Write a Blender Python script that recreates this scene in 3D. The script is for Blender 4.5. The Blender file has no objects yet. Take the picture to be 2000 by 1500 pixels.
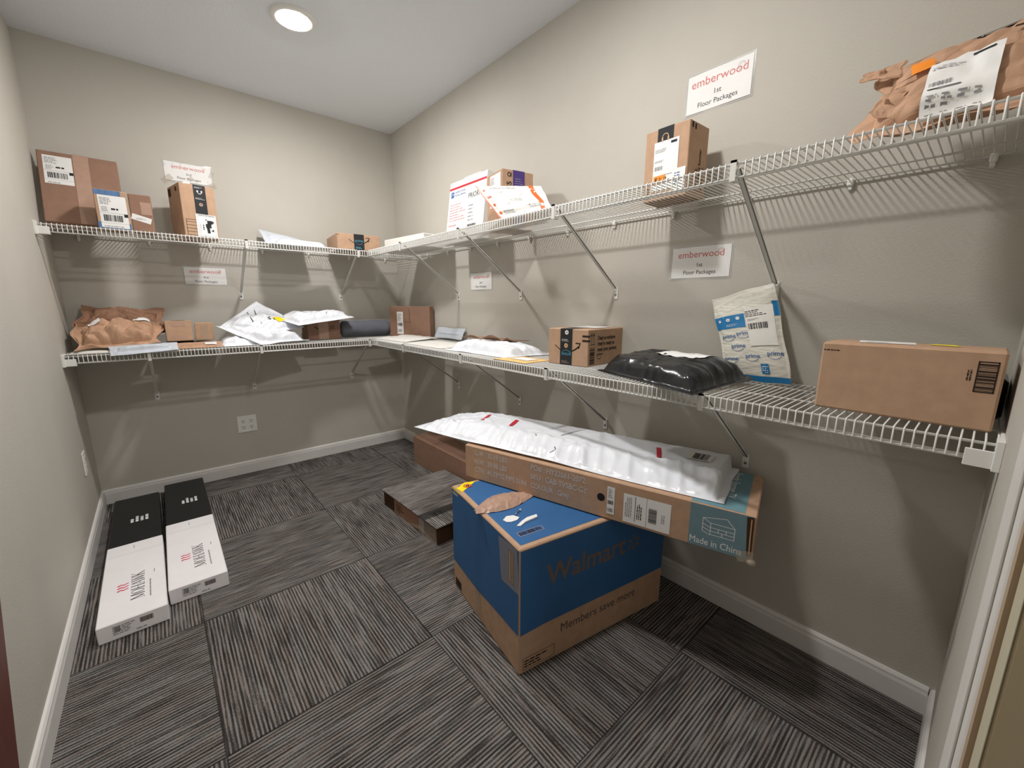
import bpy, math, random
from math import sin, cos, pi, radians
from mathutils import Vector, Matrix, noise

C = bpy.context.scene.collection
SC = bpy.context.scene
# ------------------------------------------------------------------ camera, world, exposure
CX, CY, CZ, YAW, PIT, ROL, FPX = -1.5586, -3.2512, 1.1654, 0.7123, -0.1929, 0.0033, 801.44
W, H = 1.913, 2.4474            # room width, ceiling height
YF = -3.30                      # inner face of the front wall
F = Vector((sin(YAW)*cos(PIT), cos(YAW)*cos(PIT), sin(PIT)))
R = F.cross(Vector((0, 0, 1))).normalized(); U = R.cross(F)
R2 = R*cos(ROL)+U*sin(ROL); U2 = -R*sin(ROL)+U*cos(ROL)
cd = bpy.data.cameras.new('camera'); cam = bpy.data.objects.new('camera', cd); C.objects.link(cam)
cd.sensor_width = 36; cd.lens = FPX*36/2000; cd.clip_start = 0.01
m = Matrix((R2, U2, -F)).transposed().to_4x4(); m.translation = (CX, CY, CZ); cam.matrix_world = m
SC.camera = cam
SC.view_settings.view_transform = 'Standard'; SC.view_settings.look = 'None'
SC.view_settings.gamma = 1; SC.view_settings.use_curve_mapping = False
SC.view_settings.exposure = 1.27
LAMP = 168.0                     # emission of the two ceiling lamps
LAMP_COL = (1.0, 0.965, 0.945)
wd = bpy.data.worlds.new('world'); SC.world = wd; wd.use_nodes = True
wd.node_tree.nodes['Background'].inputs[0].default_value = (0.95, 0.97, 1.0, 1)
wd.node_tree.nodes['Background'].inputs[1].default_value = 0.06

# ------------------------------------------------------------------ materials
MATS = {}
def lin(c):
    return tuple(((x/255)/12.92 if x/255 <= .04045 else ((x/255+.055)/1.055)**2.4) for x in c)+(1,)
def mat(name, col=(128,128,128), rough=.6, spec=.4, bump=0, bscale=200, var=0, vscale=8, metal=0, coat=0, emit=None, stretch=None, bdist=.001, alpha=None, trans=0):
    if name in MATS: return MATS[name]
    m = bpy.data.materials.new(name); m.use_nodes = True; nt = m.node_tree; b = nt.nodes['Principled BSDF']
    c = lin(col); b.inputs['Base Color'].default_value = c; b.inputs['Roughness'].default_value = rough
    b.inputs['Specular IOR Level'].default_value = spec; b.inputs['Metallic'].default_value = metal
    b.inputs['Coat Weight'].default_value = coat; b.inputs['Transmission Weight'].default_value = trans
    if alpha is not None: b.inputs['Alpha'].default_value = alpha
    if emit: b.inputs['Emission Color'].default_value = emit[0]; b.inputs['Emission Strength'].default_value = emit[1]
    if bump or var:
        tc = nt.nodes.new('ShaderNodeTexCoord'); mp = nt.nodes.new('ShaderNodeMapping')
        nt.links.new(tc.outputs['Object'], mp.inputs[0])
        if stretch: mp.inputs['Scale'].default_value = stretch
    if bump:
        n = nt.nodes.new('ShaderNodeTexNoise'); n.inputs['Scale'].default_value = bscale; n.inputs['Detail'].default_value = 3
        nt.links.new(mp.outputs[0], n.inputs['Vector'])
        bp = nt.nodes.new('ShaderNodeBump'); bp.inputs['Strength'].default_value = bump; bp.inputs['Distance'].default_value = bdist
        nt.links.new(n.outputs[0], bp.inputs['Height']); nt.links.new(bp.outputs[0], b.inputs['Normal'])
    if var:
        n2 = nt.nodes.new('ShaderNodeTexNoise'); n2.inputs['Scale'].default_value = vscale; n2.inputs['Detail'].default_value = 4
        nt.links.new(mp.outputs[0], n2.inputs['Vector'])
        rp = nt.nodes.new('ShaderNodeValToRGB'); nt.links.new(n2.outputs[0], rp.inputs[0])
        rp.color_ramp.elements[0].position = .3; rp.color_ramp.elements[1].position = .7
        rp.color_ramp.elements[0].color = tuple(x*(1-var) for x in c[:3])+(1,)
        rp.color_ramp.elements[1].color = tuple(min(1, x*(1+var)) for x in c[:3])+(1,)
        nt.links.new(rp.outputs[0], b.inputs['Base Color'])
    MATS[name] = m; return m

mat('wall_paint', (194,190,180), .75, .3, bump=.35, bscale=170, var=.03, vscale=3, bdist=.0015)
mat('ceiling_paint', (234,239,244), .9, .2, bump=.8, bscale=120, bdist=.003)
mat('trim_paint', (226,224,220), .4, .45, var=.02)
mat('cardboard', (186,153,126), .82, .25, bump=.15, bscale=300, var=.07, vscale=30)
mat('cardboard_red', (148,116,98), .82, .25, bump=.15, bscale=300, var=.07, vscale=25)
mat('cardboard_pale', (200,165,130), .82, .25, bump=.15, bscale=300, var=.06, vscale=30)
mat('cardboard_dark', (70,48,34), .9, .2)
mat('box_ink', (40,30,26), .7, .3)
mat('kraft_paper', (188,150,122), .7, .35, bump=.3, bscale=60, var=.1, vscale=14)
mat('kraft_dark', (152,115,92), .7, .35, bump=.3, bscale=60, var=.1, vscale=14)
mat('brown_tape', (180,147,128), .35, .5, var=.05, vscale=40)
mat('clear_tape', (205,190,170), .15, .6, alpha=.35, bump=.5, bscale=60)
mat('white_paper', (236,236,234), .55, .4, var=.015, vscale=20)
mat('label_grey', (150,150,152), .6, .3)
mat('label_black', (38,36,40), .55, .3)
mat('poly_white', (234,238,244), .28, .5, bump=.5, bscale=22, var=.03, vscale=10, bdist=.004)
mat('poly_silver', (200,207,216), .3, .5, bump=.6, bscale=24, var=.05, vscale=12, bdist=.004)
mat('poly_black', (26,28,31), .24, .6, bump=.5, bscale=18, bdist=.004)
mat('bubble_paper', (222,220,208), .5, .4, bump=1, bscale=42, bdist=.004, stretch=(.6,.6,2.2), var=.04, vscale=12)
mat('flat_white_mailer', (232,231,224), .5, .4, bump=.4, bscale=14, bdist=.003)
mat('envelope_yellow', (232,196,128), .65, .3, var=.03)
mat('prime_blue', (24,120,178), .4, .45, var=.06, vscale=20)
mat('ink_blue', (52,98,160), .5, .4)
mat('ink_black', (30,29,31), .5, .4)
mat('tape_black', (34,36,40), .35, .5)
mat('tape_teal', (70,160,190), .4, .5)
mat('purple_tape', (74,56,128), .35, .5)
mat('ink_orange', (240,98,40), .45, .45)
mat('ink_red', (196,40,56), .5, .4)
mat('ink_pink', (206,112,106), .5, .4)
mat('ink_white', (235,235,235), .5, .4)
mat('orange_sticker', (250,150,50), .5, .4)
mat('yellow_sticker', (248,224,30), .45, .4)
mat('walmart_blue', (50,100,152), .55, .35, bump=.1, bscale=200, var=.06, vscale=10)
mat('walmart_logo', (116,102,92), .6, .35)
mat('walmart_slogan', (84,72,72), .6, .35)
mat('teal_print', (108,146,156), .6, .35, var=.04, vscale=30)
mat('teal_grey_print', (112,140,150), .6, .35, var=.06, vscale=30)
mat('faded_print', (204,196,190), .6, .3)
mat('mohawk_white', (246,243,244), .4, .4, var=.02, vscale=10)
mat('mohawk_black', (28,29,30), .45, .4)
mat('mohawk_red', (220,32,84), .5, .4)
mat('wire_white', (232,232,228), .35, .5)
mat('brace_white', (222,222,216), .4, .5)
mat('plastic_white', (236,236,232), .35, .5)
mat('screw_metal', (150,150,150), .35, .5, metal=.9)
mat('slot_dark', (30,28,27), .6, .3)
mat('film_clear', (225,228,226), .08, .8, alpha=.28)
mat('wrap_film', (225,230,238), .08, .9, alpha=.17, bump=1, bscale=34, bdist=.010)
mat('navy_cloth', (22,27,50), .75, .3, bump=.5, bscale=120)
mat('door_veneer', (206,188,154), .5, .4, var=.08, vscale=4, stretch=(6,6,.7))
mat('door_edge', (190,184,160), .6, .3)
mat('red_wood', (96,48,38), .5, .4, var=.15, vscale=8, stretch=(6,6,.8))
mat('jamb_tan', (176,156,132), .6, .3)
mat('smoky_plastic', (100,98,94), .12, .7, alpha=.75, bump=.8, bscale=30, bdist=.004)
mat('lamp_lens', (255,250,240), .4, .4, emit=(LAMP_COL+(1,), LAMP*1.03))
mat('lamp_lens_dimmer', (255,250,240), .4, .4, emit=(LAMP_COL+(1,), LAMP*.88))
mat('added_hall_lamp_lens', (255,250,240), .4, .4, emit=(LAMP_COL+(1,), 70.0))
mat('purple_film', (74,50,92), .3, .5)
mat('blue_stripe', (88,122,166), .5, .4, var=.25, vscale=60, stretch=(1,.1,.1))
mat('blue_stripe_dark', (40,62,104), .5, .4)

def carpet(name, ox, oy, size, flip=0, bright=1.0):
    m = bpy.data.materials.new(name); m.use_nodes = True; nt = m.node_tree; N = nt.nodes; L = nt.links
    b = N['Principled BSDF']; b.inputs['Roughness'].default_value = .95; b.inputs['Specular IOR Level'].default_value = .1
    g = N.new('ShaderNodeNewGeometry'); sp = N.new('ShaderNodeSeparateXYZ'); L.new(g.outputs['Position'], sp.inputs[0])
    def mth(op, a, bb=None, c=None):
        n = N.new('ShaderNodeMath'); n.operation = op
        for i, v in enumerate((a, bb, c)):
            if v is None: continue
            if isinstance(v, (int, float)): n.inputs[i].default_value = v
            else: L.new(v, n.inputs[i])
        return n.outputs[0]
    x = sp.outputs[0]; y = sp.outputs[1]
    fx = mth('DIVIDE', mth('SUBTRACT', x, ox), size); fy = mth('DIVIDE', mth('SUBTRACT', y, oy), size)
    ix = mth('FLOOR', fx); iy = mth('FLOOR', fy)
    par = mth('PINGPONG', mth('ADD', mth('ADD', ix, iy), flip), 1.0)       # 0 even, 1 odd
    def mix(a, bb): return mth('ADD', mth('MULTIPLY', a, mth('SUBTRACT', 1.0, par)), mth('MULTIPLY', bb, par))
    across = mix(x, y); along = mix(y, x)
    tid = mth('ADD', mth('MULTIPLY', ix, 3.17), mth('MULTIPLY', iy, 7.31))
    def nz(sa, sl, det=2):
        cb = N.new('ShaderNodeCombineXYZ'); L.new(mth('MULTIPLY', across, sa), cb.inputs[0]); L.new(mth('MULTIPLY', along, sl), cb.inputs[1]); L.new(tid, cb.inputs[2])
        n = N.new('ShaderNodeTexNoise'); n.inputs['Scale'].default_value = 1; n.inputs['Detail'].default_value = det; L.new(cb.outputs[0], n.inputs['Vector']); return n.outputs[0]
    rib = mth('ADD', mth('MULTIPLY', mth('SINE', mth('MULTIPLY', across, 2*pi/.0106)), .5), .5)
    streak = nz(185, 8, 3); fine = nz(620, 330, 2); broad = nz(14, 3, 2)
    v = mth('ADD', mth('MULTIPLY', rib, .27), mth('MULTIPLY', streak, .80))
    v = mth('ADD', v, mth('MULTIPLY', fine, .45)); v = mth('ADD', v, mth('MULTIPLY', broad, .25))
    rp = N.new('ShaderNodeValToRGB'); L.new(v, rp.inputs[0])
    e = rp.color_ramp.elements; e[0].position = .55; e[0].color = (.020*bright, .0185*bright, .018*bright, 1)
    e[1].position = 1.0; e[1].color = (.24*bright, .232*bright, .222*bright, 1)
    e1 = rp.color_ramp.elements.new(.82); e1.color = (.058*bright, .0545*bright, .052*bright, 1)
    # brownish and purplish yarn
    n3 = nz(60, 5, 1); mx = N.new('ShaderNodeMix'); mx.data_type = 'RGBA'; mx.blend_type = 'MULTIPLY'; mx.inputs[0].default_value = .45
    r3 = N.new('ShaderNodeValToRGB'); L.new(n3, r3.inputs[0]); r3.color_ramp.elements[0].position = .4; r3.color_ramp.elements[1].position = .62
    r3.color_ramp.elements[0].color = (1.0, .80, .70, 1); r3.color_ramp.elements[1].color = (1.0, 1.0, .99, 1)
    L.new(rp.outputs[0], mx.inputs[6]); L.new(r3.outputs[0], mx.inputs[7])
    # seams
    def edge(f): return mth('LESS_THAN', mth('PINGPONG', f, .5), .0035)
    sm = mth('MAXIMUM', edge(fx), edge(fy)); mx2 = N.new('ShaderNodeMix'); mx2.data_type = 'RGBA'; L.new(mth('MULTIPLY', sm, .75), mx2.inputs[0])
    L.new(mx.outputs[2], mx2.inputs[6]); mx2.inputs[7].default_value = (.012, .012, .012, 1)
    L.new(mx2.outputs[2], b.inputs['Base Color'])
    bp = N.new('ShaderNodeBump'); bp.inputs['Strength'].default_value = .7; bp.inputs['Distance'].default_value = .003
    L.new(mth('ADD', mth('MULTIPLY', rib, .6), mth('MULTIPLY', fine, .8)), bp.inputs['Height']); L.new(bp.outputs[0], b.inputs['Normal'])
    MATS[name] = m; return m
carpet('carpet_tiles', -.9449, -1.5006, .6096)
carpet('carpet_sample', -.9449, -1.5006, 9.0, flip=1, bright=1.5)

# ------------------------------------------------------------------ mesh builder
_txt = {}
def glyphs(s, bold=0):
    k = (s, bold)
    if k not in _txt:
        cu = bpy.data.curves.new('t', 'FONT'); cu.body = s; cu.size = 1; cu.offset = bold; cu.resolution_u = 3
        o = bpy.data.objects.new('t', cu); C.objects.link(o); dg = bpy.context.evaluated_depsgraph_get(); dg.update()
        me = bpy.data.meshes.new_from_object(o.evaluated_get(dg))
        vs = [(v.co.x, v.co.y) for v in me.vertices]; fs = [tuple(p.vertices) for p in me.polygons]
        bpy.data.objects.remove(o); bpy.data.curves.remove(cu); bpy.data.meshes.remove(me)
        if vs:
            x0 = min(v[0] for v in vs); x1 = max(v[0] for v in vs)
        else: x0, x1 = 0, 1
        _txt[k] = ([(a-x0, b) for a, b in vs], fs, x1-x0)
    return _txt[k]

class MB:
    def __init__(s, org=(0,0,0)): s.v = []; s.f = []; s.m = []; s.names = []; s.sm = []
    def mi(s, n):
        if n not in s.names: s.names.append(n)
        return s.names.index(n)
    def add(s, vs, fs, mt, smooth=False):
        o = len(s.v); s.v += [tuple(v) for v in vs]; k = s.mi(mt)
        for f in fs: s.f.append(tuple(i+o for i in f)); s.m.append(k); s.sm.append(smooth)
    def box(s, a, b, mt, M=None, ch=0):
        (x0,y0,z0),(x1,y1,z1) = a, b
        if ch:
            c = ch; vs = []
            for X, sx in ((x0,1),(x1,-1)):
                for Y, sy in ((y0,1),(y1,-1)):
                    for Z, sz in ((z0,1),(z1,-1)):
                        vs += [(X, Y+sy*c, Z+sz*c), (X+sx*c, Y, Z+sz*c), (X+sx*c, Y+sy*c, Z)]
            def ix(i,j,k,w): return (i*4+j*2+k)*3+w
            fs = [(ix(0,0,0,0),ix(0,0,1,0),ix(0,1,1,0),ix(0,1,0,0)), (ix(1,0,0,0),ix(1,1,0,0),ix(1,1,1,0),ix(1,0,1,0)),
                  (ix(0,0,0,1),ix(1,0,0,1),ix(1,0,1,1),ix(0,0,1,1)), (ix(0,1,0,1),ix(0,1,1,1),ix(1,1,1,1),ix(1,1,0,1)),
                  (ix(0,0,0,2),ix(0,1,0,2),ix(1,1,0,2),ix(1,0,0,2)), (ix(0,0,1,2),ix(1,0,1,2),ix(1,1,1,2),ix(0,1,1,2))]
            for i in (0,1):
                for j in (0,1): fs.append((ix(i,j,0,0),ix(i,j,1,0),ix(i,j,1,1),ix(i,j,0,1)) if (i+j)%2 else (ix(i,j,0,0),ix(i,j,0,1),ix(i,j,1,1),ix(i,j,1,0)))
            for i in (0,1):
                for k in (0,1): fs.append((ix(i,0,k,0),ix(i,0,k,2),ix(i,1,k,2),ix(i,1,k,0)) if (i+k)%2==0 else (ix(i,0,k,0),ix(i,1,k,0),ix(i,1,k,2),ix(i,0,k,2)))
            for j in (0,1):
                for k in (0,1): fs.append((ix(0,j,k,1),ix(1,j,k,1),ix(1,j,k,2),ix(0,j,k,2)) if (j+k)%2 else (ix(0,j,k,1),ix(0,j,k,2),ix(1,j,k,2),ix(1,j,k,1)))
            for i in (0,1):
                for j in (0,1):
                    for k in (0,1):
                        t = (ix(i,j,k,0),ix(i,j,k,1),ix(i,j,k,2)); fs.append(t if (i+j+k)%2 else t[::-1])
        else:
            vs = [(X,Y,Z) for X in (x0,x1) for Y in (y0,y1) for Z in (z0,z1)]
            fs = [(0,1,3,2),(4,6,7,5),(0,4,5,1),(2,3,7,6),(0,2,6,4),(1,5,7,3)]
        if M is not None: vs = [M @ Vector(v) for v in vs]
        s.add(vs, fs, mt)
    def tube(s, pts, r, mt, n=6, cap=True):
        pts = [Vector(p) for p in pts]; vs = []; fs = []; up = None
        for i, p in enumerate(pts):
            d = ((pts[min(i+1,len(pts)-1)]-p).normalized()+(p-pts[max(i-1,0)]).normalized()).normalized()
            a = d.orthogonal().normalized() if up is None else (up - d*up.dot(d)).normalized()
            up = a; b = d.cross(a)
            for k in range(n):
                t = 2*pi*k/n; vs.append(p+(a*cos(t)+b*sin(t))*r)
        for i in range(len(pts)-1):
            for k in range(n): fs.append((i*n+k, i*n+(k+1)%n, (i+1)*n+(k+1)%n, (i+1)*n+k))
        if cap: fs += [tuple(range(n))[::-1], tuple(range((len(pts)-1)*n, len(pts)*n))]
        s.add(vs, fs, mt, True)
    def lathe(s, prof, cen, mt, n=40, axis='z'):
        vs = []; fs = []
        for (r, h) in prof:
            for k in range(n):
                t = 2*pi*k/n
                if axis == 'z': vs.append((cen[0]+r*cos(t), cen[1]+r*sin(t), cen[2]+h))
                elif axis == 'x': vs.append((cen[0]+h, cen[1]+r*cos(t), cen[2]+r*sin(t)))
                else: vs.append((cen[0]+r*cos(t), cen[1]+h, cen[2]+r*sin(t)))
        for i in range(len(prof)-1):
            for k in range(n): fs.append((i*n+k, i*n+(k+1)%n, (i+1)*n+(k+1)%n, (i+1)*n+k))
        s.add(vs, fs, mt, True)
    # --- flat printing on a surface S(u, v, d)
    def rect(s, S, x0, y0, x1, y1, mt, d=.0006, n=1, ny=None, rot=0, smooth=False):
        ny = ny or n; cx, cy = (x0+x1)/2, (y0+y1)/2; ca, sa = cos(rot), sin(rot); vs = []
        for j in range(ny+1):
            for i in range(n+1):
                a = x0+(x1-x0)*i/n-cx; b = y0+(y1-y0)*j/ny-cy
                vs.append(S(cx+a*ca-b*sa, cy+a*sa+b*ca, d))
        fs = [(j*(n+1)+i, j*(n+1)+i+1, (j+1)*(n+1)+i+1, (j+1)*(n+1)+i) for j in range(ny) for i in range(n)]
        s.add(vs, fs, mt, smooth)
    def poly(s, S, pts, mt, d=.0006): s.add([S(x, y, d) for x, y in pts], [tuple(range(len(pts)))], mt)
    def band(s, S, pts, w, mt, d=.0006, w2=None):
        vs = []; n = len(pts)
        for i, (x, y) in enumerate(pts):
            a = pts[max(i-1,0)]; b = pts[min(i+1,n-1)]; dx, dy = b[0]-a[0], b[1]-a[1]; l = math.hypot(dx, dy) or 1
            ww = w if w2 is None else w+(w2-w)*i/(n-1)
            nx, ny = -dy/l*ww/2, dx/l*ww/2; vs += [S(x+nx, y+ny, d), S(x-nx, y-ny, d)]
        s.add(vs, [(2*i, 2*i+1, 2*i+3, 2*i+2) for i in range(n-1)], mt)
    def text(s, S, t, x, y, size, mt, rot=0, sx=1, bold=0, d=.0008, align='l', fit=None):
        vs, fs, w = glyphs(t, bold)
        if fit: sx = fit/(w*size)
        ca, sa = cos(rot), sin(rot); off = 0 if align == 'l' else (-w/2 if align == 'c' else -w)
        out = []
        for a, b in vs:
            a = (a+off)*size*sx; b = b*size
            out.append(S(x+a*ca-b*sa, y+a*sa+b*ca, d))
        s.add(out, fs, mt)
    def frame(s, S, x0, y0, x1, y1, w, mt, d=.0006):
        s.rect(S, x0, y0, x1, y0+w, mt, d); s.rect(S, x0, y1-w, x1, y1, mt, d); s.rect(S, x0, y0, x0+w, y1, mt, d); s.rect(S, x1-w, y0, x1, y1, mt, d)
    def bars(s, S, x0, y0, x1, y1, mt, seed=1, d=.0008, vert=True, k=26):
        rnd = random.Random(seed); n = k; L = (x1-x0) if vert else (y1-y0); p = 0
        while p < L:
            w = L/n*rnd.choice((.35,.5,.9,1.4)); g = L/n*rnd.choice((.35,.5,.9))
            if p+w > L: break
            if vert: s.rect(S, x0+p, y0, x0+p+w, y1, mt, d)
            else: s.rect(S, x0, y0+p, x1, y0+p+w, mt, d)
            p += w+g
    def lines(s, S, x0, y0, x1, y1, n, mt, seed=1, d=.0008, fill=.5, vert=False):
        rnd = random.Random(seed)                      # rows of tiny print, too small to read in the photo
        for i in range(n):
            if vert:
                h = (x1-x0)/n; xx = x0+i*h; p = y0; e = y0+(y1-y0)*rnd.uniform(.55,1)
                while p < e:
                    w = rnd.uniform(.6,2.2)*h; s.rect(S, xx, p, xx+h*fill, min(p+w,e), mt, d); p += w+h*.35
            else:
                h = (y1-y0)/n; yy = y1-(i+1)*h; p = x0; e = x0+(x1-x0)*rnd.uniform(.55,1)
                while p < e:
                    w = rnd.uniform(.6,2.2)*h; s.rect(S, p, yy, min(p+w,e), yy+h*fill, mt, d); p += w+h*.35
    def disc(s, S, x, y, r, mt, d=.0008, r0=0, n=20, a0=0, a1=2*pi):
        vs = []; 
        for i in range(n+1):
            t = a0+(a1-a0)*i/n; vs += [S(x+r*cos(t), y+r*sin(t), d), S(x+r0*cos(t), y+r0*sin(t), d)]
        s.add(vs, [(2*i, 2*i+1, 2*i+3, 2*i+2) for i in range(n)], mt)
    def build(s, name, parent=None, loc=None, rot=None):
        me = bpy.data.meshes.new(name); me.from_pydata(s.v, [], s.f)
        for n in s.names: me.materials.append(MATS[n])
        me.polygons.foreach_set('material_index', s.m); me.polygons.foreach_set('use_smooth', s.sm); me.update()
        o = bpy.data.objects.new(name, me); C.objects.link(o)
        if parent is not None: o.parent = parent
        if loc is not None: o.location = loc
        if rot is not None: o.rotation_euler = rot
        return o
def tag(o, label, cat, group=None):
    o['label'] = label; o['category'] = cat
    if group: o['group'] = group
    return o
def struct(o): o['kind'] = 'structure'; return o

# ------------------------------------------------------------------ room shell
T = .12
b = MB(); b.box((-W-T, YF-1.4, -.05), (T, T, 0), 'carpet_tiles'); struct(b.build('floor'))
b = MB(); b.box((-W-T-.6, YF-1.52, 0), (T+.3, YF-1.4, H), 'wall_paint'); struct(b.build('wall_hallway'))
b = MB(); b.box((-W-T-.6, YF-1.4, H), (T+.3, T, H+.1), 'ceiling_paint'); struct(b.build('ceiling'))
b = MB(); b.box((-W, 0, 0), (0, T, H), 'wall_paint'); struct(b.build('wall_back'))
b = MB(); b.box((0, YF-T, 0), (T, T, H), 'wall_paint'); struct(b.build('wall_right'))
b = MB(); b.box((-W-T, YF-T, 0), (-W, T, H), 'wall_paint'); struct(b.build('wall_left'))
DX0, DX1, DH = -1.845, -1.105, 2.06      # doorway
b = MB(); b.box((DX1, YF-T, 0), (0, YF, H), 'wall_paint'); b.box((-W, YF-T, 0), (DX0, YF, H), 'wall_paint'); b.box((DX0, YF-T, DH), (DX1, YF, H), 'wall_paint')
struct(b.build('wall_front'))
def baseboard(name, p0, p1, n):
    # p0,p1 along the wall; n = inward normal
    prof = [(0,0),(.013,0),(.013,.062),(.0105,.072),(.0105,.078),(.006,.085),(0,.087)]
    b = MB(); vs = []
    for p in (p0, p1):
        for (t, z) in prof: vs.append((p[0]+n[0]*t, p[1]+n[1]*t, z))
    k = len(prof); fs = [(i, i+1, k+i+1, k+i) for i in range(k-1)]+[tuple(range(k)), tuple(range(2*k-1,k-1,-1))]
    b.add(vs, fs, 'trim_paint'); return struct(b.build(name))
baseboard('baseboard_back', (-W,0), (0,0), (0,-1)); baseboard('baseboard_right', (0,-.013), (0,YF+.013), (-1,0))
baseboard('baseboard_left', (-W,-.013), (-W,YF), (1,0)); baseboard('baseboard_front', (-.98,YF), (0,YF), (0,1))
# door casing, jamb, open door
b = MB(); b.box((-1.085, YF, 0), (-.985, YF+.013, DH+.09), 'trim_paint', ch=.003); b.box((-1.045, YF+.013, 0), (-.985, YF+.0165, DH+.09), 'trim_paint', ch=.0015)
b.box((-1.905, YF, 0), (-1.865, YF+.013, DH+.09), 'trim_paint', ch=.003)
b.box((-1.865, YF, DH+.02), (-1.085, YF+.013, DH+.09), 'trim_paint', ch=.003); struct(b.build('trim_1'))
b = MB(); b.box((DX1, YF-T, 0), (-1.086, YF+.012, DH), 'jamb_tan'); b.box((-1.864, YF-T, 0), (DX0, YF+.006, DH), 'jamb_tan'); b.box((DX0, YF-T, DH), (DX1, YF+.006, DH+.019), 'jamb_tan'); struct(b.build('trim_2'))
b = MB(); b.box((-1.152, YF-.80, .012), (-1.108, YF+.0085, 2.03), 'door_veneer', ch=.002)
b.box((-1.1515, YF+.0085, .014), (-1.110, YF+.0090, 2.028), 'door_edge')
door = struct(b.build('door_1'))
b = MB()
for z in (.24, 1.05, 1.85):
    b.tube([(-1.104, YF-.004, z-.045), (-1.104, YF-.004, z+.045)], .0045, 'screw_metal', 10)
b.build('hinge', door)
b = MB()
for sx in (1,):
    b.tube([(-1.155, YF-.74, .95), (-1.20, YF-.74, .95), (-1.20, YF-.64, .95)], .009, 'screw_metal', 10)
b.build('door_handle', door)

# ------------------------------------------------------------------ ceiling lamps
def lamp(x, y, label, lens='lamp_lens'):
    b = MB(); b.lathe([(.073,-.012),(.086,-.012),(.096,-.007),(.098,0)], (0,0,0), 'plastic_white', 48)
    o = b.build('ceiling_lamp', loc=(x, y, H))
    b = MB(); b.lathe([(.0005,-.018),(.03,-.0175),(.055,-.0155),(.068,-.0130),(.0735,-.011)], (0,0,0), lens, 48)
    b.build('lamp_lens', o); return tag(o, label, 'lamp')
lamp(-.905, -.955, 'round glowing ceiling lamp with a white trim ring near the photo\'s top edge')
lamp(-.905, -2.33, 'round glowing flush ceiling lamp over the doorway end of the room', 'lamp_lens_dimmer')
lamp(-1.55, YF-.85, 'unseen round ceiling lamp added in the hallway to light the open door', 'added_hall_lamp_lens')  # out of view, added so the open door's face gets hallway light

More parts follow.
